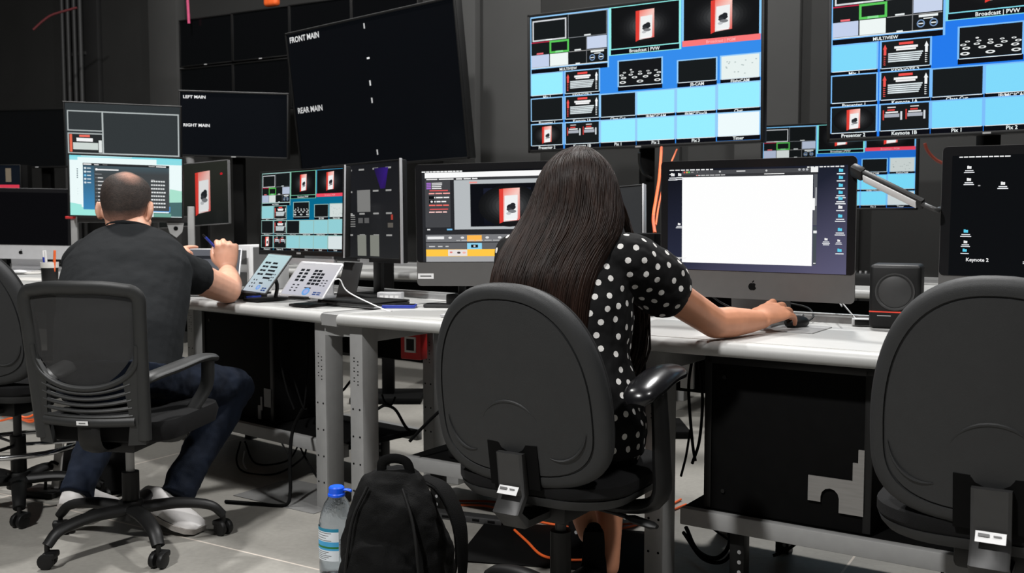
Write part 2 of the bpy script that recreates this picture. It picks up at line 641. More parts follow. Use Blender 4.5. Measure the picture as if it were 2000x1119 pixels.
# ------------------------------------------------------------------ screens
def screen_mat():
    m = bpy.data.materials.new('display_panel')
    m.use_nodes = True
    nt = m.node_tree
    p = nt.nodes['Principled BSDF']
    p.inputs['Base Color'].default_value = (0.002, 0.002, 0.0025, 1)
    p.inputs['Roughness'].default_value = 0.18
    p.inputs['Specular IOR Level'].default_value = 0.1
    a = nt.nodes.new('ShaderNodeVertexColor'); a.layer_name = 'Col'
    nt.links.new(a.outputs['Color'], p.inputs['Emission Color'])
    p.inputs['Emission Strength'].default_value = 1.0
    return m


M_screen = screen_mat()
_TXT = {}


def text_polys(s):
    """flat outlines of a text as triangles in a unit-height box"""
    if s in _TXT:
        return _TXT[s]
    cu = bpy.data.curves.new('t', 'FONT')
    cu.body = s
    cu.resolution_u = 2
    cu.offset = 0.02
    o = bpy.data.objects.new('t', cu)
    COL.objects.link(o)
    dg = bpy.context.evaluated_depsgraph_get()
    me = bpy.data.meshes.new_from_object(o.evaluated_get(dg))
    vs = [v.co.copy() for v in me.vertices]
    fs = [tuple(p.vertices) for p in me.polygons]
    bpy.data.objects.remove(o)
    bpy.data.curves.remove(cu)
    bpy.data.meshes.remove(me)
    x0 = min(v.x for v in vs); x1 = max(v.x for v in vs)
    _TXT[s] = ([(v.x - x0, v.y) for v in vs], fs, x1 - x0)
    return _TXT[s]


class Scr:
    """picture shown on a display: coloured flat patches; u right, v down, both 0..1"""

    def __init__(s, W, H, bg=(0, 0, 0)):
        s.W, s.H = W, H
        s.vs, s.fs, s.cs = [], [], []
        s.L = 0
        s.n = 0
        s.hold = False
        s.rect(0, 0, 1, 1, bg)

    def _p(s, u, v):
        return ((u - 0.5) * s.W, -0.000008 * s.n, (0.5 - v) * s.H)

    def poly(s, pts, cols):
        if not s.hold:
            s.n += 1
        b = len(s.vs)
        s.vs += [s._p(u, v) for u, v in pts]
        s.fs.append(tuple(range(b, b + len(pts))))
        if isinstance(cols[0], (int, float)):
            cols = [cols] * len(pts)
        s.cs.append([rgb(*c) for c in cols])

    def lay(s, n):
        s.L = n

    def rect(s, u0, v0, u1, v1, c, c2=None):
        l = s.L
        s.poly([(u0, v1), (u1, v1), (u1, v0), (u0, v0)], c if c2 is None else [c2, c2, c, c])
        s.L = l

    def frame(s, u0, v0, u1, v1, c, w=0.004):
        h = w * s.W / s.H
        s.rect(u0, v0, u1, v0 + h, c); s.rect(u0, v1 - h, u1, v1, c)
        s.rect(u0, v0, u0 + w, v1, c); s.rect(u1 - w, v0, u1, v1, c)

    def ell(s, u, v, ru, rv, c, n=20, inner=None):
        s.n += 1
        s.hold = True
        for k in range(n):
            a0, a1 = 2 * math.pi * k / n, 2 * math.pi * (k + 1) / n
            P = lambda a, f=1: (u + ru * f * math.cos(a), v - rv * f * math.sin(a))
            if inner:
                s.poly([P(a0, inner), P(a0), P(a1), P(a1, inner)], c)
            else:
                s.poly([(u, v), P(a0), P(a1)], c if isinstance(c[0], (int, float)) else [c[0], c[1], c[1]])
        s.hold = False

    def text(s, t, u, v, h, c, align='C', sq=1.0):
        """centre line v, cap height h as a share of H"""
        vs, fs, w = text_polys(t)
        k = h / 0.72
        kx = k * s.H / s.W * sq
        u0 = u - w * kx / 2 if align == 'C' else u
        s.n += 1
        b = len(s.vs)
        s.vs += [s._p(u0 + x * kx, v + h / 2 - y * k) for x, y in vs]
        for f in fs:
            s.fs.append(tuple(b + i for i in f))
            s.cs.append([rgb(*c)] * len(f))

    def build(s, parent, off=(0, 0, 0), rot=None, name='screen'):
        me = bpy.data.meshes.new(name)
        me.from_pydata([tuple(V(off) + (rot @ V(v) if rot else V(v))) for v in s.vs], [], s.fs)
        ca = me.color_attributes.new('Col', 'FLOAT_COLOR', 'CORNER')
        i = 0
        for cs in s.cs:
            for c in cs:
                ca.data[i].color = (*c, 1)
                i += 1
        me.materials.append(M_screen)
        o = bpy.data.objects.new(name, me)
        COL.objects.link(o)
        o.parent = parent
        return o


def book(s, u0, v0, u1, v1, glow=True, k=1.0):
    """upright red and white package picture with a dark blot, on black"""
    s.lay(4)
    cu, cv = (u0 + u1) / 2, (v0 + v1) / 2
    f = lambda *c: tuple(min(255, x * k) for x in c)
    if glow:
        for q in range(9, 0, -1):
            e = 14 + 116 * (1 - q / 9.5) ** 1.7
            s.ell(cu, cv, (u1 - u0) * .17 * q, (v1 - v0) * 0.066 * q, [f(e + 16, e + 18, e + 20), f(e, e + 1, e + 2)], 24)
    w = u1 - u0; h = v1 - v0
    s.lay(5)
    s.poly([(u0, v1), (u0 + w * .2, v1 - h * .05), (u0 + w * .2, v0 + h * .02), (u0, v0 + h * .03)], f(225, 62, 52))
    s.poly([(u0 + w * .2, v1 - h * .05), (u1, v1 - h * .09), (u1, v0), (u0 + w * .2, v0 + h * .02)], [f(235, 235, 232), f(225, 90, 80), f(250, 200, 190), f(245, 120, 105)])
    s.lay(6)
    s.poly([(u0 + w * .26, v1 - h * .1), (u1 - w * .12, v1 - h * .13), (u1 - w * .1, v0 + h * .2), (u0 + w * .26, v0 + h * .22)], f(240, 242, 242))
    s.lay(7)
    s.ell(u0 + w * .58, v0 + h * .54, w * .22, h * .085, f(35, 38, 42), 14)
    s.ell(u0 + w * .66, v0 + h * .48, w * .13, h * .06, f(35, 38, 42), 12)
    s.ell(u0 + w * .48, v0 + h * .60, w * .13, h * .05, f(55, 58, 62), 12)
    s.ell(u0 + w * .62, v0 + h * .66, w * .2, h * .05, f(120, 122, 125), 12)
    s.ell(u0 + w * .45, v0 + h * .72, w * .12, h * .04, f(190, 192, 195), 12)
    s.rect(u0 + w * .3, v1 - h * .125, u0 + w * .85, v1 - h * .09, f(250, 250, 250))
    s.lay(1)


def slide(s, u0, v0, u1, v1, small=False):
    """black title slide: red heading, white lines, arrows left and right"""
    w, h = u1 - u0, v1 - v0
    s.lay(4)
    s.rect(u0, v0, u1, v1, (22, 25, 26))
    s.lay(5)
    if not small:
        s.rect(u0 + w * .36, v0 + h * .06, u0 + w * .66, v0 + h * .15, (240, 80, 75))
        s.rect(u0 + w * .26, v0 + h * .2, u0 + w * .76, v0 + h * .29, (245, 245, 245))
        s.rect(u0 + w * .3, v0 + h * .3, u0 + w * .72, v0 + h * .37, (245, 245, 245))
        for k in range(5):
            a = v0 + h * (.45 + k * .075)
            s.rect(u0 + w * .13, a, u0 + w * (.87 - .02 * k), a + h * .05, (225, 235, 238))
        for x, c in ((.06, (235, 85, 80)), (.94, (245, 248, 248))):
            s.poly([(u0 + w * (x - .045), v0 + h * .28), (u0 + w * (x + .045), v0 + h * .28), (u0 + w * x, v0 + h * .1)], c); s.lay(5)
            s.rect(u0 + w * (x - .028), v0 + h * .28, u0 + w * (x + .028), v0 + h * .52, c)
            for k in range(5):
                a = v0 + h * (.56 + .075 * k)
                s.poly([(u0 + w * (x - .03), a), (u0 + w * (x + .03), a + h * .03), (u0 + w * (x - .02), a + h * .05)], c); s.lay(5)
    else:
        for x in (.03, .52):
            s.rect(u0 + w * (x + .1), v0 + h * .08, u0 + w * (x + .28), v0 + h * .12, (220, 220, 220))
            s.rect(u0 + w * (x + .1), v0 + h * .18, u0 + w * (x + .26), v0 + h * .24, (220, 70, 65))
            s.rect(u0 + w * (x + .06), v0 + h * .27, u0 + w * (x + .33), v0 + h * .33, (235, 235, 235))
            s.rect(u0 + w * (x + .04), v0 + h * .36, u0 + w * (x + .36), v0 + h * .5, (170, 175, 185))
            s.rect(u0 + w * x, v0 + h * .2, u0 + w * (x + .03), v0 + h * .6, (200, 60, 55))
            s.rect(u0 + w * (x + .38), v0 + h * .28, u0 + w * (x + .42), v0 + h * .62, (215, 220, 225))
    s.lay(1)


def tables(s, u0, v0, u1, v1):
    """dark plan of a room with round white tables"""
    w, h = u1 - u0, v1 - v0
    s.lay(4); s.rect(u0, v0, u1, v1, (18, 20, 22)); s.lay(5)
    for y, r, n, o in ((.46, .045, 5, .12), (.56, .06, 5, .05), (.68, .075, 4, .1), (.86, .09, 3, .08)):
        for k in range(n):
            x = o + (1 - 2 * o) * k / (n - 1) if n > 1 else .5
            s.ell(u0 + w * x, v0 + h * y, w * r * .9, h * r * .62, (235, 238, 238), 14, 0.5)
    s.ell(u0 + w * .28, v0 + h * .36, w * .03, h * .03, (225, 225, 225), 8)
    s.lay(1)


def multiview(s, P):
    """production multiview: preview panes over a blue ground with captions"""
    k = P.get('k', 1.0)
    C = lambda *c: tuple(min(255, x * k) for x in c)
    bd, cy, dk, cap = P['border'], P['cyan'], C(20, 24, 25), C(6, 7, 14)
    wh = C(238, 244, 244)

    def cell(u0, v0, u1, v1, c, label, red=False):
        s.lay(1); s.rect(u0 - .006, v0 - .008, u1 + .006, v1 + .006, bd)
        s.lay(2); s.rect(u0, v0, u1, v1, c)
        s.lay(2); s.rect(u0 - .004, v1 + .003, u1 + .004, v1 + .034, cap)
        s.lay(3); s.rect(u0, v1 + .001, u1, v1 + .005, wh)
        if label:
            s.lay(4); s.text(label, (u0 + u1) / 2, v1 + .019, .022, wh)
        s.lay(1)
    # top-left nested pane
    s.lay(1); s.rect(0, 0, .368, .425, bd); s.lay(2); s.rect(.004, .01, .361, .385, dk); s.rect(.004, .392, .361, .425, cap)
    s.lay(4); s.text('MULTIVIEW', .18, .408, .02, wh)
    s.lay(3); s.frame(.010, .03, .172, .185, C(215, 218, 222), .006); s.frame(.180, .01, .358, .185, C(140, 145, 150), .002)
    s.rect(.004, .19, .092, .197, C(190, 40, 70)); s.rect(.03, .272, .062, .284, C(240, 110, 120))
    s.frame(.092, .19, .184, .283, C(90, 200, 90), .008); s.lay(4); s.rect(.12, .268, .156, .282, C(140, 230, 150)); s.lay(3)
    s.rect(.268, .19, .358, .278, C(200, 212, 235)); s.rect(.004, .288, .09, .378, C(195, 208, 235)); s.rect(.094, .288, .180, .378, C(238, 246, 244))
    s.rect(.184, .285, .358, .288, C(200, 200, 200)); s.rect(.264, .19, .267, .38, C(120, 122, 125)); s.rect(.004, .38, .361, .385, wh)
    s.lay(4)
    for x, y, w in ((.09, .175, .03), (.27, .17, .03), (.225, .272, .03), (.225, .372, .02)):
        s.rect(x - w / 2, y, x + w / 2, y + .01, wh)
    s.rect(.285, .292, .345, .306, wh); s.rect(.30, .312, .33, .318, wh)
    for x in (.292, .332):
        s.ell(x, .343, .013, .024, C(120, 150, 190), 14, .7); s.rect(x - .008, .340, x + .008, .347, wh)
    # preview and programme
    s.lay(1); s.rect(.368, 0, .68, .345, P['pv']); s.rect(.682, 0, 1, .295, P['pg'])
    s.lay(2); s.rect(.378, .006, .670, .298, C(14, 15, 16)); s.rect(.690, .006, .990, .292, C(14, 15, 16)); s.rect(.376, .305, .672, .34, cap); s.rect(.684, .292, .996, .332, P['red'])
    s.lay(4); s.text('Broadcast | PVW', .524, .322, .024, wh); s.text('Broadcast | PGM', .84, .312, .022, C(255, 170, 175))
    book(s, .486, .04, .566, .262); book(s, .80, .03, .885, .262)
    # rest
    cell(.412, .392, .597, .570, dk, ''); tables(s, .415, .396, .595, .568)
    cell(.668, .428, .822, .576, dk, 'JB-CAM'); cell(.844, .424, .992, .576, C(232, 242, 240), 'FlightCAM')
    s.lay(4)
    for q in range(14):
        x, y = .855 + .125 * random.random(), .45 + .1 * random.random()
        s.rect(x, y, x + .006, y + .006, C(170, 185, 185))
    cell(.004, .432, .152, .587, cy, 'Mix 1'); cell(.168, .432, .322, .590, dk, 'KEYNOTE 2'); slide(s, .170, .434, .320, .588)
    cell(.004, .618, .152, .780, dk, 'Presenter 1'); cell(.168, .618, .322, .780, dk, 'Keynote 1A'); slide(s, .170, .620, .320, .778)
    cell(.332, .622, .484, .782, dk, 'Class Cut'); cell(.494, .622, .652, .780, cy, 'JB/MC/CAM'); cell(.664, .62, .820, .780, cy, 'JB/MC/Day/A'); cell(.832, .612, .994, .778, cy, 'Chat')
    cell(.004, .812, .152, .966, dk, 'Presenter 2'); cell(.168, .812, .322, .966, dk, 'Keynote 1B'); slide(s, .170, .814, .320, .964, True)
    book(s, .055, .825, .1, .955)
    cell(.332, .812, .484, .966, cy, 'Pix 1'); cell(.494, .812, .652, .966, cy, 'Pix 2'); cell(.664, .812, .820, .966, cy, 'Pix 3'); cell(.832, .812, .994, .964, C(238, 250, 252), 'Timer')


def tv(name, label, cat, M, W, H, content, bezel=0.012, depth=0.05, chin=0.0, group=None, hous=None, logo=True):
    """thing at the centre of the lit panel; front faces local -y"""
    t = thing(name, label, cat, M=M, group=group)
    g = MB()
    Wb, Hb = W + 2 * bezel, H + 2 * bezel + chin
    zc = -chin / 2
    g.box((0, depth / 2 + 0.001, zc), (Wb, depth, Hb), None, 0.006)
    g.box((0, depth * 0.9 + 0.012, zc - Hb * 0.08), (Wb * 0.7, 0.03, Hb * 0.6), None, 0.01)
    # lips around the panel
    for sx in (-1, 1):
        g.box((sx * (W / 2 + bezel / 2), -0.004, zc), (bezel, 0.010, Hb), None, 0.002)
    g.box((0, -0.004, H / 2 + bezel / 2), (Wb, 0.010, bezel), None, 0.002)
    g.box((0, -0.004, -H / 2 - (bezel + chin) / 2), (Wb, 0.010, bezel + chin), None, 0.002)
    g.build('housing', hous or M_black, t)
    content.build(t)
    if logo:
        g = MB(); g.box((0, -0.0093, -H / 2 - bezel * 0.55 - chin / 2), (0.03, 0.001, 0.007)); g.build('badge', M_lightgrey, t)
    return t


def floor_stand(t, reach=0.06, z=0.0):
    """pole with foot behind a display, down to height z"""
    bpy.context.view_layer.update()
    M = t.matrix_world.copy()
    i = M.inverted()
    c = M @ V((0, 0.05 + reach, -0.05))
    g = MB()
    fl = V((c.x, c.y, z))
    g.box((c + fl) / 2, (0.07, 0.07, c.z - z), None, 0.004)
    g.box(fl + V((0, 0, 0.02)), (0.42, 0.34, 0.036), None, 0.006)
    for f in g.bm.verts:
        f.co = i @ f.co
    g.box((0, 0.03 + reach / 2, -0.05), (0.3, reach + 0.02, 0.3), None, 0.004)
    g.build('stand', M_blackm, t)


def post_stand(t, z, off=0.09, foot=(0.24, 0.18), m=None, post=(0.06, 0.02)):
    """desk stand down to height z"""
    bpy.context.view_layer.update()
    M = t.matrix_world.copy()
    i = M.inverted()
    c = M @ V((0, off, -0.02))
    yaw = math.atan2(M[1][0], M[0][0])
    rm = Matrix.Rotation(yaw, 3, 'Z')
    g = MB()
    g.box(V((c.x, c.y, (c.z + z) / 2)), (post[0], post[1], c.z - z), rm, 0.004)
    g.box(V((c.x, c.y, z + 0.008)) - (rm @ V((0, foot[1] * 0.3, 0))), (*foot, 0.014), rm, 0.004)
    for f in g.bm.verts:
        f.co = i @ f.co
    g.box((0, (off + 0.04) / 2, -0.02), (0.1, off, 0.1), None, 0.004)
    g.build('stand', m or M_black, t)


BLUE1 = dict(border=(150, 205, 250), cyan=(152, 238, 255), pv=(150, 240, 235), pg=(140, 205, 250), red=(250, 120, 120))
BLUE2 = dict(border=(125, 190, 250), cyan=(128, 218, 252), pv=(130, 215, 230), pg=(130, 195, 250), red=(240, 100, 110))
FARP = dict(border=(120, 190, 240), cyan=(120, 215, 245), pv=(130, 225, 220), pg=(110, 180, 230), red=(225, 70, 90), k=0.85)
TEAL = dict(border=(150, 190, 185), cyan=(145, 205, 212), pv=(120, 190, 160), pg=(60, 150, 190), red=(235, 75, 95), k=0.9)

s = Scr(1.21, 0.68, (52, 140, 236)); multiview(s, BLUE1); s.lay(1)
tv1 = tv('display_screen', 'bright blue multiview display above the woman\'s head', 'television', pose((0.620, 4.937, 1.785), -30.3, 0.2, -0.4), 1.21, 0.68, s, 0.014)
floor_stand(tv1)
s = Scr(1.21, 0.68, (34, 122, 236)); multiview(s, BLUE2)
tv2 = tv('display_screen', 'bright blue multiview display cut off by the top right corner', 'television', pose((1.878, 3.989, 1.772), -30.1, 0.1, -0.6), 1.21, 0.68, s, 0.014)
floor_stand(tv2)
s = Scr(0.79, 0.444, (30, 105, 200)); multiview(s, FARP)
tv3 = tv('desk_monitor', 'distant blue multiview monitor partly hidden behind the desk lamp', 'monitor', pose((1.729, 5.351, 1.363), -29.8, 0.1, -0.1), 0.79, 0.444, s, 0.012)
post_stand(tv3, DZ + 0.001, foot=(0.3, 0.2))

# black displays
s = Scr(1.45, 0.83, (5, 7, 10))
s.lay(2)
s.text('FRONT MAIN', .016, .040, .042, (225, 225, 225), 'L', 1.0); s.text('REAR MAIN', .016, .56, .042, (205, 205, 205), 'L', 1.0)
for v, c in ((.05, 190), (.27, 235), (.44, 225), (.56, 200), (.92, 190)):
    h = .036 if c != 235 else .012
    s.rect(.496, v - h / 2, .504 if c != 235 else .512, v + h / 2, (c, c, c))
s.rect(.0, .0, 1, .0015, (20, 22, 26))
tvf = tv('display_screen', 'large tilted black display reading FRONT MAIN and REAR MAIN', 'television', pose((-0.818, 5.858, 1.819), -41.0, 6.5, -0.9), 1.45, 0.83, s, 0.012)
floor_stand(tvf)
g = MB(); g.box((0, -0.001, 0.83 / 2 + 0.0128), (1.47, 0.010, 0.0016)); g.build('top_edge', M_alu, tvf)
s = Scr(0.69, 0.40, (8, 11, 15))
s.lay(2)
s.text('LEFT MAIN', .025, .068, .048, (250, 250, 250), 'L', 1.15); s.text('RIGHT MAIN', .025, .52, .048, (250, 250, 250), 'L', 1.15)
tvl = tv('display_screen', 'small black display with two white captions above the man\'s screens', 'television', pose((-1.805, 6.536, 1.690), -0.4, 2.8, 1.7), 0.69, 0.40, s, 0.011)
floor_stand(tvl)
g = MB(); g.box((0, -0.001, 0.40 / 2 + 0.0115), (0.71, 0.010, 0.0022)); g.build('top_edge', M_lightgrey, tvl)
g = MB(); g.tube([(-0.30, 0.03, -0.20), (-0.295, 0.035, -0.26), (-0.31, 0.03, -0.32), (-0.33, 0.03, -0.40)], [0.028, 0.026, 0.03, 0.022], 12, smooth=4); g.build('support_arm', M_lightgrey, tvl)

# block of dark displays in front of the back wall
ORD = ('first', 'second', 'third', 'fourth')
for r_ in range(2):
    for c_ in range(4):
        s = Scr(0.545, 0.342, (4, 5, 5))
        M = pose(wpt(-2.625 + 0.284 + c_ * 0.567, 0.62, 2.435 - r_ * 0.372), -30)
        lab = '%s switched-off black display from the left in the %s row high on the wall' % (ORD[c_], ('upper', 'lower')[r_])
        t = tv('display_screen', lab, 'television', M, 0.545, 0.342, s, 0.01, group='switched-off displays by the back wall')
        g = MB(); g.box((0, 0.33, 0.0), (0.2, 0.54, 0.14), None, 0.005); g.build('wall_bracket', M_blackm, t)
s = Scr(0.75, 0.42, (6, 7, 7))
t = tv('display_screen', 'black switched-off display at far left above the silver computer', 'television', pose(px(75, 268, 6.9), 8), 0.42, 0.30, s, 0.012) if False else tv('display_screen', 'black switched-off display at far left above the silver computer', 'television', pose(px(72, 270, 7.6), -14), 0.75, 0.42, s, 0.012)
floor_stand(t)
# ------------------------------------------------------------------ desk computers and monitors
def imac_logo(g, c, h):
    """bitten apple outline, raised a hair, centred at c (x, y, z), height h"""
    pts = []
    for k in range(40):
        a = 2 * math.pi * k / 40
        r = 0.40 * h
        x = r * 0.98 * math.cos(a)
        z = r * math.sin(a) * (0.98 if math.sin(a) < 0 else 0.92)
        z -= 0.055 * h * math.exp(-(x / (0.10 * h)) ** 2) * (1 if z > 0 else -1.0)
        # bite on the right side
        dx, dz = x - 0.47 * h, z - 0.05 * h
        d = math.hypot(dx, dz)
        if d < 0.2 * h:
            x = 0.47 * h + dx / d * 0.2 * h if d > 1e-6 else x
            x = min(x, 0.47 * h - math.sqrt(max(0, (0.2 * h) ** 2 - dz * dz)))
        pts.append((x + c[0], z - 0.08 * h + c[2]))
    g.prism(pts, c[1] - 0.0006, c[1])
    leaf = []
    for k in range(12):
        a = 2 * math.pi * k / 12
        x, z = 0.14 * h * math.cos(a), 0.055 * h * math.sin(a)
        leaf.append((c[0] + 0.07 * h + x * 0.6 - z * 0.8, c[2] + 0.40 * h + x * 0.8 + z * 0.6))
    g.prism(leaf, c[1] - 0.0006, c[1])


def imac(label, M, content, body, z_desk=DZ, sticker=None):
    """all-in-one: origin at the centre of the front body, front faces local -y; W .650 H .453"""
    W, H = 0.650, 0.453
    t = thing('desktop_computer', label, 'computer', M=M)
    chin = 0.088
    out = rrect(W, H, 0.016)
    g = MB()
    ring = lambda y, f: [V((x * f, y, z * f)) for x, z in out]
    g.loft([ring(0.0, 1.0), ring(0.005, 1.0), ring(0.012, 0.97), ring(0.022, 0.75), ring(0.034, 0.4), ring(0.04, 0.1)])
    g.build('body', body, t, sharp=50)
    g = MB()
    go = [(x, z + chin / 2) for x, z in rrect(W - 0.002, H - chin - 0.002, 0.013)]
    g.prism(go, -0.0012, 0.0005)
    g.build('glass', M_gloss, t)
    content.build(t, (0, -0.0014, H / 2 - 0.0265 - content.H / 2))
    g = MB()
    imac_logo(g, (0, -0.0001, -H / 2 + chin / 2), 0.034)
    g.build('logo', M_blackm, t)
    if sticker:
        g = MB(); g.box((sticker, -0.0006, -H / 2 + chin * 0.42), (0.062, 0.001, 0.02)); g.mi = 1
        g.box((sticker, -0.0013, -H / 2 + chin * 0.42), (0.044, 0.0006, 0.005))
        g.build('label', [M_white, M_grey], t)
    # L-shaped stand
    bpy.context.view_layer.update()
    i = M.inverted()
    yaw = math.atan2(M[1][0], M[0][0])
    rm = Matrix.Rotation(yaw, 3, 'Z')
    b = M.translation
    zb = z_desk
    g = MB()
    prof = [(0.035, b.z), (0.065, b.z - 0.12), (0.085, zb + 0.012), (0.075, zb + 0.003), (-0.10, zb + 0.002)]
    rings = []
    for y, z in prof:
        rings.append([V((b.x, b.y, 0)) + rm @ V((sx * 0.10, y + dy, 0)) + V((0, 0, z + dz)) for sx, dy, dz in ((-1, 0, 0), (1, 0, 0), (1, 0.006, 0.006), (-1, 0.006, 0.006))])
    g.loft(rings)
    for v in g.bm.verts:
        v.co = i @ v.co
    g.build('stand', body, t)
    return t


def dashes(s, u, v, n, w, h, gap, c=(235, 235, 235), jit=0.5):
    for k in range(n):
        ww = w * (1 - jit * random.random())
        s.rect(u, v - h / 2, u + ww, v + h / 2, c)
        u += ww + gap


def folder(s, u, v, blue=True, k=1.0, lines=2):
    c = (90, 205, 235) if blue else (235, 235, 235)
    s.rect(u - .010 * k, v - .012 * k, u + .010 * k, v + .012 * k, c)
    s.rect(u - .010 * k, v - .016 * k, u - .001 * k, v - .011 * k, c)
    for q in range(lines):
        w = (.02, .025)[q % 2] * k
        s.rect(u - w, v + (.024 + .017 * q) * k, u + w, v + (.033 + .017 * q) * k, (230, 232, 236))


# computer in front of the woman: blank white page on dark desktop
s = Scr(0.597, 0.336, (24, 27, 37))
s.L = 1
s.poly([(0, 1), (1, 1), (1, 0), (0, 0)], [(38, 42, 62), (92, 90, 118), (28, 32, 46), (12, 14, 20)])
s.lay(2)
dashes(s, .01, .013, 9, .03, .011, .007); dashes(s, .79, .013, 9, .022, .011, .005)
s.rect(.085, .02, .845, .058, (74, 75, 78)); s.rect(.085, .058, .845, .082, (52, 53, 56))
s.lay(3)
for x, c in ((.10, (225, 90, 85)), (.115, (225, 180, 80)), (.128, (90, 200, 100))):
    s.ell(x, .036, .0055, .0095, c, 10)
s.rect(.14, .03, .155, .042, (150, 150, 150)); s.rect(.175, .031, .18, .041, (150, 150, 150))
s.rect(.405, .03, .455, .04, (225, 225, 225)); s.ell(.31, .036, .006, .01, (200, 200, 200), 8); s.ell(.572, .036, .006, .01, (200, 200, 200), 8)
dashes(s, .17, .068, 6, .03, .008, .004, (205, 205, 205)); s.rect(.56, .064, .67, .071, (235, 235, 235)); s.rect(.173, .065, .182, .071, (225, 80, 80))
for x in (.75, .772, .79):
    s.ell(x, .034, .007, .012, (170, 172, 176), 8)
s.rect(.81, .015, .848, .06, (240, 240, 240))
s.rect(.087, .085, .822, .93, (254, 254, 254))
s.rect(.826, .08, .845, .55, (88, 90, 96)); s.rect(.836, .2, .842, .37, (180, 182, 186)); s.rect(.822, .3, .834, .41, (252, 252, 252)); s.rect(.826, .56, .845, .92, (70, 78, 84)); s.rect(.828, .60, .846, .625, (235, 238, 238)); s.rect(.83, .9, .842, .908, (230, 230, 230))
s.rect(.01, .05, .04, .058, (230, 230, 230)); folder(s, .03, .058, False, 1.1); folder(s, .072, .058, False, 1.0)
for v, b in ((.05, 1), (.115, 1), (.185, 1), (.25, 1), (.305, 1), (.385, 0), (.465, 1), (.59, 1), (.78, 1)):
    folder(s, .965, v, bool(b), 1.05, 2 if v in (.25, .305, .465, .59) else 1)
folder(s, .895, .68, False, .8, 3); folder(s, .96, .69, False, .7, 2); folder(s, .07, .55, False, .8, 2)
s.text('Presenter', .035, .885, .026, (240, 240, 240), 'L')
imac_r = imac('grey desktop computer with blank white page in front of the woman', pose((0.778, 3.229, 1.052), -33.7, 1.5, 0.2), s, M_imac)

# computer partly hidden by the woman: presentation editor
s = Scr(0.597, 0.336, (40, 41, 44))
s.L = 1
s.rect(0, 0, 1, .02, (10, 11, 14)); dashes(s, .0, .007, 11, .03, .014, .004)
s.rect(.02, .018, 1, .075, (250, 250, 250)); s.rect(.02, .075, 1, .105, (52, 53, 56))
s.rect(.02, .105, .185, .62, (68, 69, 72)); s.rect(.185, .105, .21, .62, (38, 39, 42)); s.rect(.21, .105, 1, .645, (182, 187, 190))
s.rect(.315, .15, .81, .615, (8, 10, 16)); s.poly([(.4, .6), (.7, .6), (.7, .2), (.4, .2)], [(10, 13, 22), (10, 13, 22), (24, 28, 44), (24, 28, 44)])
s.rect(.02, .62, .21, .66, (38, 39, 42)); s.rect(.21, .645, 1, .70, (40, 41, 44)); s.rect(.02, .70, 1, .78, (120, 121, 124)); s.rect(.02, .78, 1, .79, (34, 35, 38)); s.rect(.02, .79, 1, .862, (98, 99, 102))
s.rect(.02, .862, 1, .94, (255, 200, 70)); s.rect(.02, .94, 1, 1.0, (165, 166, 168))
s.lay(3)
book(s, .50, .20, .63, .585)
s.lay(3)
dashes(s, .03, .09, 2, .12, .012, .01); dashes(s, .225, .09, 3, .05, .014, .008)
for v in (.132, .15, .17, .19):
    s.rect(.03, v - .005, .06, v + .005, (185, 120, 230)); dashes(s, .065, v, 1, .07, .009, 0)
for v, c in ((.215, (230, 90, 90)), (.245, (250, 170, 165)), (.29, (240, 240, 240)), (.335, (240, 240, 240)), (.375, (235, 110, 100)), (.42, (230, 90, 90)), (.45, (245, 200, 195))):
    s.rect(.05, v - .006, .17, v + .004, c) if c[1] == 90 else dashes(s, .045, v, 3, .045, .014, .006, c)
for v in (.29, .335):
    s.rect(.045, v - .018, .08, v + .018, (14, 15, 18))
s.ell(.063, .335, .008, .012, (235, 235, 235), 8)
s.rect(.03, .635, .05, .65, (225, 225, 225)); s.rect(.16, .635, .195, .652, (120, 190, 235)); s.rect(.31, .125, .36, .142, (240, 150, 145))
s.rect(.03, .72, .14, .75, (235, 235, 235)); s.rect(.29, .71, .385, .775, (255, 185, 80)); s.rect(.29, .795, .385, .862, (140, 210, 240)); s.rect(.315, .812, .36, .845, (16, 18, 22)); s.ell(.337, .828, .008, .01, (220, 220, 220), 8)
for x in (.18, .26, .42, .5, .58, .66, .74, .82):
    s.ell(x, .735, .012, .013, (225, 225, 225), 8)
dashes(s, .22, .765, 14, .05, .008, .008, (200, 200, 200)); dashes(s, .04, .83, 3, .04, .012, .02, (205, 205, 205))
s.rect(.165, .866, .29, .936, (232, 225, 222)); s.ell(.235, .90, .012, .012, (70, 60, 60), 8); s.ell(.185, .895, .01, .01, (225, 130, 120), 8); s.ell(.27, .9, .012, .012, (240, 180, 170), 8)
imac_l = imac('grey desktop computer showing presentation editor behind the woman\'s left shoulder', pose((-0.045, 3.66, 1.065), -15, 0, -0.8), s, M_imac, sticker=-0.29)
# the lower bar of the dock area
# far right computer
s = Scr(0.597, 0.336, (9, 11, 13))
s.lay(2)
dashes(s, .03, .013, 9, .028, .010, .004)
folder(s, .075, .10, False, .9); folder(s, .075, .20, False, .9); folder(s, .22, .235, False, .9); s.rect(.115, .245, .125, .256, (160, 160, 160))
folder(s, .07, .63, True, .95); folder(s, .07, .72, False, .8, 2); folder(s, .068, .79, True, .9, 1); s.rect(.33, .845, .345, .853, (220, 60, 60))
s.text('Keynote 2', .075, .865, .030, (240, 240, 240), 'L'); s.rect(.315, .87, .355, .877, (220, 220, 220)); s.rect(.315, .883, .355, .89, (220, 220, 220))
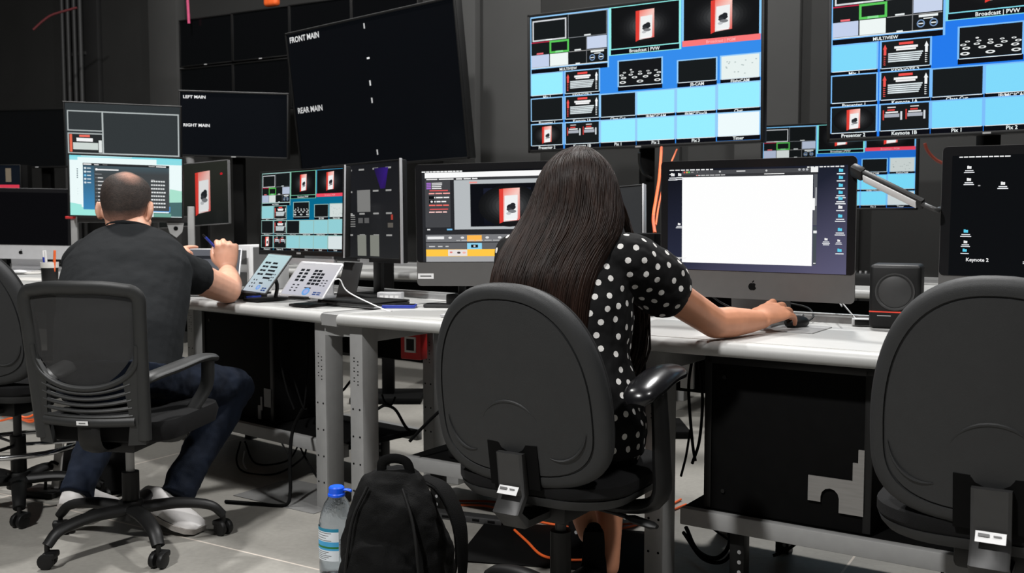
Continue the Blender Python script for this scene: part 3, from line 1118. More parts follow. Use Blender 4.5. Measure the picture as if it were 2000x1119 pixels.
# slanted white mark on the desktop picture
for o_ in (0.0, .13):
    s.poly([(.44 + o_, .52), (.475 + o_, .52), (.515 + o_, .64), (.495 + o_, .64)], (235, 235, 235)); s.lay(2)
    s.poly([(.495 + o_, .64), (.515 + o_, .64), (.565 + o_, .52), (.54 + o_, .52)], (235, 235, 235)); s.lay(2)
imac_f = imac('black-screened desktop computer at the right edge reading Keynote 2', pose((1.492, 2.672, 1.062), -33, 0, 0.3), s, M_imac)

# multiview monitor beside the tablets
s = Scr(0.597, 0.338, (0, 104, 140)); multiview(s, TEAL)
mm = tv('desk_monitor', 'teal multiview monitor on silver foot behind the two tablets', 'monitor', pose((-0.895, 4.245, 1.118), -43.4, -2.0, -0.5), 0.597, 0.338, s, 0.008, 0.03, 0.012)
g = MB(); g.box((0.3065, -0.003, -0.006), (0.005, 0.008, 0.375), None, 0.002); g.build('side_trim', M_silver, mm)
g = MB(); g.box((0.01, 0.012, -0.213), (0.44, 0.02, 0.028), None, 0.004); g.build('base_bar', M_silver, mm)
post_stand(mm, DZ + 0.001, foot=(0.34, 0.2), m=M_silver, post=(0.2, 0.012))

# monitor with dim grid
s = Scr(0.60, 0.395, (22, 23, 25))
s.L = 1
s.poly([(0, 1), (1, 1), (1, 0), (0, 0)], [(30, 31, 32), (36, 37, 38), (24, 25, 28), (26, 27, 30)])
s.lay(2)
for v in (.055, .29, .53, .76):
    for u in (.36, .52, .70, .86):
        s.rect(u - .035, v - .009, u + .035, v + .009, (150, 150, 148))
s.poly([(.76, .27), (.82, .27), (.86, .05), (.68, .05)], [(44, 22, 92), (38, 20, 80), (50, 26, 120), (28, 20, 60)]); s.lay(2)
for u in (.50, .585):
    s.rect(u - .04, .275, u + .045, .51, (122, 122, 120))
for u in (.51, .675):
    s.rect(u - .055, .76, u + .06, .985, (126, 128, 120))
for k in range(5):
    s.rect(.33, .56 + .025 * k, .43, .57 + .025 * k, (130, 130, 128))
s.rect(.335, .54, .42, .55, (190, 190, 188))
for u in (.5, .58):
    s.rect(u - .03, .575, u + .03, .63, (88, 88, 88))
s.rect(.885, .545, .91, .6, (160, 60, 50)); s.rect(.845, .63, .91, .68, (90, 86, 80))
pm = tv('desk_monitor', 'dim grey grid monitor with silver edge beside the teal multiview', 'monitor', pose((-0.650, 4.295, 1.118), -49, 0, -0.6), 0.60, 0.395, s, 0.008, 0.03, 0.012)
g = MB(); g.box((0.309, -0.002, -0.006), (0.007, 0.012, 0.43), None, 0.002); g.build('side_trim', M_silver, pm)
g = MB(); g.box((0.04, -0.0096, -0.2115), (0.07, 0.001, 0.016)); g.build('label', M_white, pm)
post_stand(pm, DZ + 0.001, foot=(0.26, 0.2))

# the seated man's two monitors
s = Scr(0.54, 0.245, (52, 57, 59))
s.lay(2)
for q in ((.01, .17, .31, .62), (.02, .67, .325, 1.17), (.325, .17, .985, 1.17)):
    pass
s.frame(.015, .14, .325, .53, (175, 182, 182), .011); s.frame(.015, .57, .325, .965, (175, 182, 182), .011); s.frame(.320, .14, .985, .965, (180, 187, 187), .012)
s.rect(.03, .59, .31, .945, (40, 43, 44))
s.lay(4)
s.rect(.12, .61, .21, .645, (235, 110, 95)); s.rect(.10, .66, .24, .73, (245, 245, 245)); s.rect(.06, .75, .28, .885, (205, 214, 210)); s.rect(.03, .6, .058, .94, (225, 105, 80)); s.rect(.285, .69, .315, .94, (225, 230, 228))
mt = tv('desk_monitor', 'dark monitor with grey outlined panes above the bright browser screen', 'monitor', pose((-2.075, 5.38, 1.561), 6, 5, 1.6), 0.60, 0.30, Scr(0.60, 0.30, (50, 55, 57)), 0.008, 0.03, 0.0, logo=False) if False else None
s2 = Scr(0.60, 0.335, (50, 55, 57))
s2.lay(2)
s2.frame(.02, .115, .325, .44, (175, 182, 182), .010); s2.frame(.02, .47, .325, .80, (175, 182, 182), .010); s2.frame(.318, .115, .985, .80, (180, 187, 187), .011)
s2.rect(.032, .488, .315, .785, (40, 43, 44))
s2.lay(4)
s2.rect(.12, .50, .21, .535, (235, 110, 95)); s2.rect(.095, .55, .235, .605, (245, 245, 245)); s2.rect(.065, .625, .28, .735, (205, 214, 210)); s2.rect(.036, .495, .058, .775, (225, 105, 80)); s2.rect(.285, .58, .312, .775, (225, 230, 228))
s2.rect(.02, .875, .165, .905, (240, 240, 240))
mt = tv('desk_monitor', 'dark monitor with grey outlined panes above the bright browser screen', 'monitor', pose((-2.108, 5.46, 1.530), 8, 6, 1.6), 0.595, 0.335, s2, 0.006, 0.03, 0.0, logo=False)
g = MB(); g.box((0, -0.002, 0.335 / 2 + 0.0066), (0.612, 0.01, 0.002)); g.build('top_edge', M_lightgrey, mt)

s = Scr(0.56, 0.315, (236, 250, 250))
s.L = 1
s.rect(0, 0, 1, .03, (130, 220, 232)); s.rect(0, .03, .07, .08, (150, 225, 235)); s.rect(.77, .03, 1, .11, (140, 220, 228)); s.rect(.1, .0, .55, .02, (190, 235, 240))
s.poly([(0, 1), (.33, 1), (.33, .93), (.1, .86), (.1, .82), (0, .79)], (160, 232, 222)); s.lay(1)
s.poly([(.74, .99), (1, .99), (1, .74), (.88, .75), (.88, .93), (.74, .93)], (72, 108, 108)); s.lay(1)
s.poly([(.88, .75), (1, .74), (1, .55), (.89, .52)], (170, 225, 205)); s.lay(1)
s.rect(.74, .94, .9, 1.0, (110, 165, 150))
s.lay(2)
s.rect(.115, .125, .885, .90, (66, 70, 72)); s.rect(.115, .125, .885, .165, (36, 38, 40)); s.rect(.115, .165, .215, .90, (58, 88, 105), (60, 135, 185)); s.rect(.215, .165, .885, .29, (70, 88, 96), (66, 70, 72)); s.rect(.885, .82, .892, .91, (90, 165, 235)); s.rect(.74, .9, .892, .912, (90, 165, 235))
s.lay(3)
s.rect(.12, .135, .19, .155, (240, 240, 240)); s.rect(.215, .14, .255, .156, (225, 225, 225)); s.rect(.29, .143, .33, .15, (150, 150, 150)); s.rect(.70, .14, .755, .152, (190, 190, 190)); s.rect(.765, .138, .855, .156, (240, 240, 240))
for k, v in enumerate((.21, .27, .33, .39, .45)):
    s.ell(.135, v, .011, .018, (120, 200, 240) if k == 2 else (215, 225, 230), 10); s.rect(.152, v - .008, .185, v + .008, (215, 225, 230))
s.ell(.235, .225, .012, .02, (240, 240, 240), 10); s.rect(.245, .217, .43, .238, (238, 238, 238)); s.rect(.22, .30, .28, .308, (160, 165, 168))
for k in range(9):
    v = .365 + .062 * k
    s.rect(.225, v - .006, .237, v + .006, (120, 125, 128)); s.rect(.245, v - .008, .29 + .03 * (k % 3), v + .008, (225, 225, 225))
    if k:
        dashes(s, .72, v - .03, 6, .02, .024, .005, (225, 228, 228), .3)
s.rect(.72, .37, .75, .38, (200, 200, 200))
for k in range(5):
    s.rect(.062, .22 + .035 * k, .072, .238 + .035 * k, (60, 90, 100))
for k in range(3):
    s.rect(.066, .55 + .045 * k, .072, .562 + .045 * k, (200, 220, 220))
ml = tv('desk_monitor', 'bright browser monitor directly behind the man\'s head', 'monitor', pose((-2.050, 5.335, 1.254), 14, 5.6, 1.5), 0.56, 0.315, s, 0.008, 0.03, 0.0, logo=False)
# grey two-post rig that carries both of them
bpy.context.view_layer.update()
yawm = R(11)
rm = Matrix.Rotation(yawm, 3, 'Z')
base = V((-2.045, 5.385, DZ + 0.001))
rig = thing('monitor_rig', 'grey two-post frame holding the man\'s stacked monitors', 'stand', base, yawm)
for sx in (-1, 1):
    g = MB(); g.box((sx * 0.30, 0.045, 0.205), (0.034, 0.04, 0.40), None, 0.004); g.build('post', M_leg, rig)
g = MB(); g.box((0, 0.045, 0.335), (0.60, 0.03, 0.035), None, 0.004); g.build('cross_bar', M_dgrey, rig)
g = MB(); g.box((0, 0.10, 0.006), (0.68, 0.26, 0.012), None, 0.004); g.build('base_plate', M_dgrey, rig)
g = MB(); g.box((-0.05, 0.20, 0.44), (0.05, 0.03, 0.86), None, 0.004); g.box((-0.05, 0.19, 0.74), (0.2, 0.03, 0.12), None, 0.004); g.build('spine', M_dgrey, rig)
g = MB(); g.prism([(0.175, 0.315), (0.265, 0.315), (0.255, 0.265), (0.225, 0.235), (0.19, 0.26)], 0.018, 0.024); g.mi = 1; g.cyl((0.222, 0.0175, 0.285), (0.222, 0.016, 0.285), 0.012, seg=12)
g.build('badge', [M_leg, M_blackm], rig)
g = MB(); g.box((-0.315, 0.02, 0.345), (0.05, 0.02, 0.014), None, 0.004); g.build('red_clip', M_red, rig)

# small tilted monitor with red package
s = Scr(0.50, 0.345, (28, 30, 28))
s.L = 1
s.poly([(0, 1), (1, 1), (1, 0), (0, 0)], [(22, 24, 23), (22, 24, 23), (40, 42, 36), (34, 36, 32)])
book(s, .53, .13, .74, .85, False, 0.9)
s.lay(3); s.ell(.90, .2, .018, .022, (190, 30, 40), 8)
tm = tv('desk_monitor', 'tilted monitor with thin grey frame showing red package behind man\'s right shoulder', 'monitor', pose((-1.79, 5.63, 1.218), -24, -4, -3.4), 0.50, 0.345, s, 0.005, 0.012, 0.0, hous=M_grey, logo=False)
post_stand(tm, DZ + 0.001)

# silver computer at far left, screen off
s = Scr(0.597, 0.336, (4, 4, 5))
imac('silver desktop computer with black screen at the far left desk', pose((-3.155, 6.42, 1.052), 3, 0, 1.0), s, M_silver)
# tiny monitor with red bar on the opposite row
s = Scr(0.30, 0.26, (14, 18, 24)); s.lay(2); s.rect(.02, .72, .98, .86, (200, 50, 70)); s.rect(.45, .15, .62, .6, (120, 110, 95)); s.rect(.0, .88, 1, .94, (30, 60, 80))
t = tv('desk_monitor', 'small dark monitor with glowing red bar at the far left edge', 'monitor', pose(px(10, 352, 7.6), 5), 0.26, 0.16, Scr(0.26, 0.16, (12, 16, 22)), 0.006, 0.02, logo=False) if False else tv('desk_monitor', 'small dark monitor with glowing red bar at the far left edge', 'monitor', pose(px(8, 350, 6.95), 4), 0.22, 0.19, (lambda s: (s.lay(2), s.rect(0, .70, .96, .84, (205, 55, 75)), s.rect(.55, .1, .72, .6, (110, 100, 85)), s.rect(.1, .9, .96, .96, (40, 70, 90)), s)[-1])(Scr(0.22, 0.19, (12, 17, 24))), 0.006, 0.02, logo=False)
floor_stand(t)

# silver-edged screen seen from its side, right of the woman's head
s = Scr(0.36, 0.225, (52, 53, 54))
t = tv('desk_monitor', 'small grey monitor with silver edge just right of the woman\'s hair', 'monitor', pose((0.33, 3.83, 1.085), -30, -8, -4), 0.36, 0.225, s, 0.006, 0.02, logo=False)
g = MB(); g.box((0.187, 0.004, 0), (0.006, 0.03, 0.24), None, 0.002); g.build('side_trim', M_silver, t)
post_stand(t, DZ + 0.001)
# ------------------------------------------------------------------ things on the desks
def tablet(label, M, W, H, frame, content, land):
    t = thing('tablet', label, 'tablet', M=M)
    g = MB()
    out = rrect(W, H, 0.012)
    g.loft([[V((x * f, y, z * f)) for x, z in out] for y, f in ((-0.0005, 0.985), (0.0005, 1.0), (0.005, 1.0), (0.006, 0.985))])
    g.build('body', frame, t)
    content.build(t, (0, -0.0008, 0))
    bpy.context.view_layer.update()
    i = M.inverted()
    b = M.translation
    yaw = math.atan2(M[1][0], M[0][0])
    rm = Matrix.Rotation(yaw, 3, 'Z')
    c0 = M @ V((0, 0.010, -H / 2 + 0.01)); c1 = M @ V((0, 0.010, 0.02))
    g = MB()
    ft = V((c1.x, c1.y, DZ + 0.008)) + rm @ V((0, 0.02, 0))
    g.tube([c1, (c1 + ft) / 2 + rm @ V((0, 0.02, 0)), ft], 0.008, 8, smooth=4)
    g.box((ft + V((c0.x, c0.y, DZ + 0.008))) / 2, (0.10, (ft - c0).to_2d().length + 0.06, 0.010), rm, 0.003)
    g.box(V((c0.x, c0.y, c0.z - 0.004)) + rm @ V((0, -0.02, 0)), (0.09, 0.035, 0.012), rm, 0.003)
    for v in g.bm.verts:
        v.co = i @ v.co
    g.box((0, 0.012, 0.0), (0.09, 0.010, 0.09), None, 0.003)
    g.build('holder', M_black, t)
    return t


def macro_keys(s, land):
    s.L = 1
    if land:
        s.poly([(0, 1), (1, 1), (1, 0), (0, 0)], [(196, 196, 206), (188, 188, 200), (205, 203, 206), (212, 210, 212)])
    else:
        s.poly([(0, 1), (1, 1), (1, 0), (0, 0)], [(188, 196, 206), (180, 190, 200), (185, 215, 218), (190, 220, 222)])
    s.lay(2)
    k = (30, 32, 36)
    w, h = (.055, .07) if land else (.075, .05)
    for r_ in range(4):
        for u in (.12, .25):
            s.rect(u, .2 + .105 * r_, u + w * 1.6, .2 + .105 * r_ + h, k)
    for r_ in range(5):
        for q, u in enumerate((.46, .56, .66)):
            if q < 2 or r_ > 0:
                s.rect(u, .2 + .10 * r_, u + w * 1.5, .2 + .10 * r_ + h, k)
    for r_ in range(3):
        for u in (.14, .25):
            s.rect(u, .68 + .09 * r_, u + .05, .68 + .09 * r_ + .035, k)
        for u in (.78, .86):
            s.rect(u, .5 + .08 * r_, u + .045, .5 + .08 * r_ + .03, k)
    s.rect(.46, .75, .62, .785, k)
    s.ell(.55, .88, .085, .085 * (1.35 if land else .75), (110, 165, 225), 22); s.ell(.55, .88, .05, .05 * (1.35 if land else .75), (160, 175, 225), 18)
    for r_ in range(2):
        for u in (.76, .86):
            s.rect(u - .03, .87 + .055 * r_, u + .055, .905 + .055 * r_, (40, 70, 130))
    s.rect(.1, .06, .4, .066, (150, 160, 170))


s = Scr(0.222, 0.160, (200, 200, 205)); macro_keys(s, True)
tab_b = tablet('silver tablet in landscape on a black holder at the desk corner', pose((-0.782, 3.885, 0.850), -33, -42, 1.5), 0.236, 0.174, M_silver, s, True)
s = Scr(0.146, 0.196, (200, 200, 205)); macro_keys(s, False)
tab_a = tablet('black-edged tablet in portrait left of the silver tablet', pose((-1.015, 4.13, 0.860), -36, -42, 3), 0.156, 0.208, M_dgrey, s, False)


def cable(label, pts, r, m, name='cable', cat='cable', smooth=8, group=None):
    g = MB()
    pts = [V(p) for p in pts]
    g.tube(pts, r, 8, smooth=smooth)
    c = V(pts[0])
    o = g.build(name, m, origin=c)
    o.location = c
    return tag(o, label, cat, group)


p0 = tab_b.matrix_world @ V((0.118, 0.003, 0.01))
cable('white charging cable looping from the silver tablet to the desk', [p0, p0 + V((0.02, 0.0, -0.002)), p0 + V((0.055, -0.01, -0.05)), FR.p(0.06, 0.20, DZ + 0.003), FR.p(0.10, 0.19, DZ + 0.003)], 0.0024, M_white)

# pens, phones, hub
g = MB(); a = px(480, 581, z=DZ + 0.008); b = px(509, 579, z=DZ + 0.008)
g.cyl(a, b, 0.006, 0.005, 12); o = g.build('pen', M_blue, origin=a); o.location = a; tag(o, 'blue pen lying on the desk below the portrait tablet', 'pen')


def phone(label, c, yaw, m, L=0.15, W=0.073, z=DZ):
    t = thing('phone', label, 'phone', V((c.x, c.y, z + 0.001)), R(yaw))
    out = rrect(L, W, 0.009)
    g = MB(); g.loft([[V((x * f, y * f, zz)) for x, y in out] for zz, f in ((0, .98), (0.002, 1), (0.010, 1), (0.012, .98))]); g.build('case', m, t)
    g = MB(); g.loft([[V((x * .93, y * .9, zz)) for x, y in out] for zz in (0.0115, 0.0128)]); g.build('screen', M_gloss, t)
    return t


phone('phone in blue case on the corner of the right desk', px(775, 601, z=DZ), -3, M_blue)
phone('black phone near the chair on the right desk', px(862, 600, z=DZ), -8, M_dgrey, 0.13, 0.07)
c = px(763, 585, z=DZ + 0.001)
t = thing('usb_hub', 'small silver metal hub with four ports behind the blue phone', 'hub', c, R(-8))
g = MB(); g.box((0, 0, 0.016), (0.105, 0.05, 0.031), None, 0.003); g.build('body', M_silver, t)
for k in range(4):
    g = MB(); g.box((-0.033 + 0.022 * k, -0.0255, 0.014), (0.015, 0.002, 0.010)); g.build('port', M_white, t)
# keyboard half hidden behind the chair
c = FR.p(0.52, 0.17, DZ + 0.001)
t = thing('keyboard', 'flat white keyboard behind the centre chair back', 'keyboard', c, FR.a)
g = MB(); g.box((0, 0, 0.005), (0.28, 0.11, 0.009), None, 0.003); g.build('base', M_silver, t)
g = MB()
for r_ in range(5):
    for q in range(13):
        g.box((-0.125 + 0.0207 * q, -0.04 + 0.02 * r_, 0.0105), (0.0165, 0.016, 0.002), None)
g.build('keys', M_white, t)

# black clamp arm, gear and laptop between monitors and tablets
c = FL.p(-0.10, 0.30, DZ + 0.001)
t = thing('laptop', 'closed dark laptop on silver riser behind the silver tablet', 'laptop', c, R(-38))
g = MB(); g.box((0, 0, 0.012), (0.30, 0.21, 0.010), None, 0.004); g.build('base', M_dgrey, t)
g = MB(); g.box((0, 0, 0.021), (0.30, 0.21, 0.006), None, 0.003); g.build('lid', M_black, t)
g = MB(); g.box((0.04, -0.06, 0.004), (0.22, 0.06, 0.007), None, 0.002); g.build('riser', M_silver, t)
c = V((-0.668, 4.04, DZ + 0.001))
t = thing('stand_clamp', 'upright dark plate leaning behind the silver tablet', 'stand', c, R(-38))
g = MB(); rx = Matrix.Rotation(R(-18), 3, 'X'); g.box((-0.02, 0.03, 0.085), (0.11, 0.006, 0.16), rx, 0.003); g.build('plate', M_dgrey, t)
g = MB(); g.box((-0.02, 0.03, 0.004), (0.13, 0.12, 0.008), None, 0.002); g.build('foot', M_black, t)
c = FR.p(0.115, 0.60, DZ + 0.001)
t = thing('clamp_stand', 'black clamp arm with small knobs between the grid monitor and the editor computer', 'arm', c, FR.a)
g = MB(); g.cyl((0, 0, 0), (0, 0, 0.46), 0.016, seg=16); g.build('pole', M_black, t)
g = MB(); g.box((0, 0, 0.02), (0.09, 0.10, 0.04), None, 0.006); g.build('clamp', M_black, t)
for z in (0.25, 0.33, 0.40):
    g = MB(); g.box((0.0, -0.005, z), (0.05, 0.05, 0.045), None, 0.006); g.cyl((0.02, -0.03, z), (0.045, -0.045, z + 0.005), 0.007, seg=12); g.build('knob', [M_black], t)
    g = MB(); g.cyl((0.0, -0.029, z), (0.0, -0.036, z), 0.008, seg=12); g.build('screw', M_lightgrey, t)
t = thing('desk_mat', 'black tangle of gear and folded mat behind the tablets', 'mat', FL.p(0.04, 0.52, DZ + 0.001), R(-38)) if False else None

# white drive enclosure towers
c = px(497, 546, z=DZ + 0.001) + V((-0.06, 0.25, 0))
c = V((-1.225, 4.74, DZ + 0.001))
t = thing('drive_tower', 'white two-bay drive tower standing left of the teal monitor', 'drive', c, R(-30))
g = MB()
g.box((0, 0, 0.108), (0.078, 0.13, 0.216), None, 0.004); g.build('body', M_white, t)
for z in (0.055, 0.158):
    g = MB(); g.box((-0.005, -0.066, z), (0.044, 0.004, 0.066)); g.build('bay', M_grey, t)
g = MB(); g.box((0.040, 0, 0.108), (0.004, 0.09, 0.195)); g.build('side_grille', M_grey, t)
t2 = thing('drive_tower', 'second white drive tower tucked behind the first one', 'drive', c + V((0.085, 0.09, 0)), R(-30))
g = MB(); g.box((0, 0, 0.07), (0.05, 0.12, 0.14), None, 0.004); g.build('body', M_lightgrey, t2)
g = MB(); g.box((-0.0, -0.061, 0.07), (0.03, 0.004, 0.11)); g.build('bay', M_grey, t2)

# laptop in front of the man
c = px(452, 552, z=DZ + 0.001)
c = V((-1.415, 4.46, DZ + 0.001))
t = thing('laptop', 'open silver laptop behind the man\'s raised hand', 'laptop', c, R(-5))
g = MB(); g.box((0, 0, 0.008), (0.31, 0.21, 0.012), None, 0.004); g.build('base', M_silver, t)
g = MB()
for r_ in range(5):
    for q in range(13):
        g.box((-0.12 + 0.02 * q, -0.005 + 0.017 * r_, 0.0147), (0.016, 0.013, 0.0015))
g.build('keys', M_black, t)
Ml = Matrix.Translation((0, 0.105, 0.012)) @ Matrix.Rotation(R(-18), 4, 'X')
g = MB(); g.box((0, 0.004, 0.10), (0.31, 0.006, 0.20), None, 0.004)
for v in g.bm.verts:
    v.co = Ml @ v.co
lid = g.build('lid', M_silver, t)
s = Scr(0.298, 0.188, (96, 98, 104)); s.lay(2); s.rect(.08, .16, .9, .24, (40, 42, 46)); s.rect(.1, .35, .5, .8, (205, 210, 216)); s.rect(.7, .4, .95, .5, (60, 62, 66))
s.build(lid, Ml @ V((0, 0.0002, 0.10)), Ml.to_3x3())
t = thing('power_box', 'small white adapter box beside the drive tower', 'adapter', V((-1.115, 4.50, DZ + 0.001)), R(-30))
g = MB(); g.box((0, 0, 0.045), (0.05, 0.035, 0.09), None, 0.006); g.build('body', M_white, t)
g = MB(); g.box((0, -0.018, 0.06), (0.03, 0.002, 0.03)); g.build('panel', M_lightgrey, t)
# black keyboard controller before the tablets
t = thing('control_keypad', 'black control keypad between the man\'s elbow and the portrait tablet', 'keypad', V((-1.14, 4.30, DZ + 0.001)), R(-36))
g = MB(); g.box((0, 0, 0.012), (0.13, 0.15, 0.022), None, 0.004); g.build('base', M_black, t)
g = MB()
for r_ in range(4):
    for q in range(3):
        g.box((-0.04 + 0.04 * q, -0.05 + 0.034 * r_, 0.026), (0.03, 0.026, 0.008), None, 0.002)
g.build('keys', M_dgrey, t)

# left-hand desk: cup with pens, papers, mouse
c = px(106, 540, z=DZ + 0.001)
c = V((-2.42, 5.22, DZ + 0.001))
t = thing('pen_cup', 'beige rimmed black cup holding pens at the man\'s left', 'cup', c)
g = MB(); g.lathe([(0.036, 0), (0.04, 0.01), (0.042, 0.085), (0.038, 0.085), (0.036, 0.012), (0, 0.012)]); g.build('cup', M_black, t)
g = MB(); g.lathe([(0.0425, 0.083), (0.044, 0.086), (0.0445, 0.112), (0.041, 0.112), (0.041, 0.083)]); g.build('rim', M_paper, t)
for dx, dy, m, lab in ((-0.02, 0.0, M_blue, 'blue marker standing in the pen cup'), (0.012, 0.01, M_orange, 'fat orange marker standing in the pen cup'), (0.026, -0.012, M_orange, 'thin orange marker leaning right in the pen cup'), (0.0, -0.02, M_white, 'white marker standing in the pen cup')):
    g = MB(); g.cyl((0, 0, 0), (dx * .5, dy, 0.125), 0.006, seg=12); g.mi = 1; g.cyl((dx * .5, dy, 0.125), (dx * .6, dy * 1.2, 0.16), 0.0065, 0.006, 12)
    o = g.build('marker', [m, M_white if m is M_blue else m]); o.location = c + V((dx, dy, 0.013)); tag(o, lab, 'marker')
for k, (x, y, yaw, L, W, lab) in enumerate(((60, 545, -20, .30, .21, 'white sheet of paper nearest on the far left desk'), (70, 528, -45, .30, .21, 'white sheet of paper below the silver computer'), (35, 533, 10, .30, .21, 'white sheet of paper at the left edge of the far desk'))):
    c = px(x, y, z=DZ + 0.002 + 0.001 * k)
    g = MB(); g.box((0, 0, 0), (L, W, 0.0008)); o = g.build('paper_sheet', M_paper); o.location = c; o.rotation_euler = (0, 0, R(yaw)); tag(o, lab, 'paper')
t = thing('mouse', 'white mouse on the papers of the far left desk', 'mouse', px(38, 536, z=DZ) + V((0, 0, 0.0052)), R(-20))
g = MB(); g.ellipsoid((0, 0, 0.012), (0.055, 0.03, 0.012)); g.build('body', M_white, t)
t = thing('keyboard', 'thin black keyboard below the silver computer at far left', 'keyboard', px(62, 521, z=DZ) + V((0, 0.15, 0.002)), R(-5))
g = MB(); g.box((0, 0, 0.006), (0.42, 0.12, 0.011), None, 0.003); g.build('base', M_black, t)
g = MB()
for r_ in range(5):
    for q in range(16):
        g.box((-0.19 + 0.0255 * q, -0.042 + 0.021 * r_, 0.0125), (0.02, 0.016, 0.003))
g.build('keys', M_dgrey, t)
c = px(98, 430, Y=6.0)

# right desk: mouse, mouse mat, hub, speaker, lamp
MOUSE = V((0.855, 3.085, DZ))
MOUSE = px(1556, 640, z=DZ)
g = MB(); g.box((0, 0, 0.0015), (0.24, 0.20, 0.003), None, 0.001); o = g.build('mouse_mat', mat('grey_mat', rgb(150, 150, 150), 0.8)); o.location = MOUSE + V((-0.045, -0.02, 0.0)); o.rotation_euler = (0, 0, FR.a); tag(o, 'thin grey mouse mat under the woman\'s hand', 'mat')
t = thing('computer_mouse', 'black mouse held under the woman\'s right hand', 'mouse', MOUSE + V((0, 0, 0.003)), R(-50))
g = MB(); g.ellipsoid((0, 0, 0.014), (0.029, 0.054, 0.021), u=24, v=14)
for v in g.bm.verts:
    v.co.z = max(v.co.z, 0.0)
g.build('body', M_black, t)
g = MB(); g.cyl((-0.003, 0.03, 0.031), (0.003, 0.03, 0.031), 0.007, seg=14); g.build('wheel', M_grey, t)
cable('black mouse cable curling behind the woman\'s fingers', [MOUSE + V((0.035, 0.05, 0.015)), MOUSE + V((0.06, 0.10, 0.008)), MOUSE + V((0.10, 0.16, 0.02)), MOUSE + V((0.11, 0.26, 0.04)), MOUSE + V((0.06, 0.34, 0.05))], 0.003, M_black)
c = px(1683, 636, z=DZ + 0.001)
t = thing('card_reader', 'small white card reader with black front on the right desk', 'reader', c, R(-20))
g = MB(); g.box((0, 0, 0.012), (0.06, 0.045, 0.022), None, 0.003); g.build('body', M_white, t)
g = MB(); g.box((0.004, -0.0235, 0.012), (0.05, 0.003, 0.017), None, 0.001); g.build('front', M_black, t)
cable('thin grey cable from the blank-page computer to card reader', [px(1644, 598, Y=3.13), c + V((-0.03, 0.16, 0.08)), c + V((-0.005, 0.05, 0.02)), c + V((0, 0.02, 0.012))], 0.0025, M_lightgrey)
cable('black cable drooping beneath the blank-page computer', [px(1335, 588, Y=3.45), px(1375, 572, Y=3.42), px(1410, 592, Y=3.40), px(1450, 612, Y=3.38) + V((0, 0, 0.004)), px(1475, 610, Y=3.42)], 0.003, M_black)
for k, (x, lab) in enumerate(((1395, 'first black cable clamp on desk rear from left'), (1450, 'second black cable clamp on desk rear, near computer stand'), (1345, 'black cable clamp on desk rear beside woman\'s sleeve'))):
    pass
g = MB(); g.ellipsoid((0, 0, 0.012), (0.017, 0.017, 0.012)); o = g.build('knob', M_silver); o.location = px(1463, 616, z=DZ + 0.001); tag(o, 'small round silver knob left of the woman\'s wrist', 'knob')
# speaker
c = px(1752, 642, z=DZ + 0.001) + V((0.02, 0.06, 0))
t = thing('loudspeaker', 'black desktop loudspeaker with red line behind the right chair', 'speaker', c, FR.a + R(8))
g = MB(); g.box((0, 0, 0.10), (0.15, 0.15, 0.198), None, 0.012, 3); g.build('cabinet', M_black, t)
g = MB(); g.lathe([(0.0, 0.004), (0.03, 0.006), (0.05, 0.0), (0.054, 0.004), (0.058, 0.004), (0.058, -0.004)], (0.0, -0.0745, 0.115), Matrix.Rotation(R(90), 3, 'X')); g.build('cone', M_dgrey, t)
g = MB(); g.box((0, -0.0755, 0.052), (0.148, 0.002, 0.004)); g.build('red_line', mat('red_trim', rgb(235, 70, 50), 0.5), t)
g = MB(); g.box((-0.03, -0.0755, 0.04), (0.04, 0.002, 0.003)); g.build('badge', M_lightgrey, t)
# black speaker-like box beside the orange cable
c = V((0.475, 3.60, DZ + 0.001))
c = FR.p(0.93, 0.61, DZ + 0.001)
t = thing('tall_box', 'tall black box with grey edge below the orange cable', 'box', c, FR.a)
g = MB(); g.box((0, 0, 0.145), (0.10, 0.10, 0.288), None, 0.004); g.build('body', M_blackm, t)
g = MB(); g.box((-0.049, -0.05, 0.145), (0.004, 0.004, 0.285), None, 0.001); g.build('edge', M_grey, t)
g = MB(); g.box((0.0, -0.052, 0.02), (0.03, 0.003, 0.035)); g.build('label', M_white, t)

# desk lamp with a bar head
t = thing('desk_lamp', 'black bar-shaped desk lamp with white diffuser in front of the distant multiview', 'lamp', FR.p(2.12, 0.62, DZ))
o0 = t.location.copy()
h0, h1 = px(1676, 336, Y=3.02), px(1795, 395, Y=2.86)
i = Matrix.Translation(-o0)
ax = (h1 - h0).normalized(); sd = ax.cross(V((0, 0, 1))).normalized(); upv = sd.cross(ax)
_c, _s = math.cos(R(52)), math.sin(R(52))
sd, upv = sd * _c + upv * _s, upv * _c - sd * _s
rmat = Matrix((ax, sd, upv)).transposed()
g = MB(); g.box((h0 + h1) / 2 - o0, ((h1 - h0).length + 0.03, 0.034, 0.016), rmat, 0.004); g.box(h0 - o0 - ax * 0.0, (0.045, 0.042, 0.026), rmat, 0.008); g.build('head', M_black, t)
g = MB(); g.box((h0 + h1) / 2 - o0 - upv * 0.0095 + ax * 0.012 - sd * 0.004, ((h1 - h0).length - 0.03, 0.026, 0.004), rmat, 0.001); g.build('diffuser', M_white, t)
g = MB(); g.tube([h1 - o0, h1 - o0 + ax * 0.06 + V((0, 0, 0.003)), px(1850, 410, Y=2.92) - o0, V((0, 0.03, 0.32)), V((0, 0, 0.02))], 0.007, 10, smooth=6); g.build('arm', M_dgrey, t)
g = MB(); g.lathe([(0.0, 0.0), (0.06, 0.0), (0.06, 0.012), (0.02, 0.02), (0, 0.02)]); g.build('base', M_black, t)
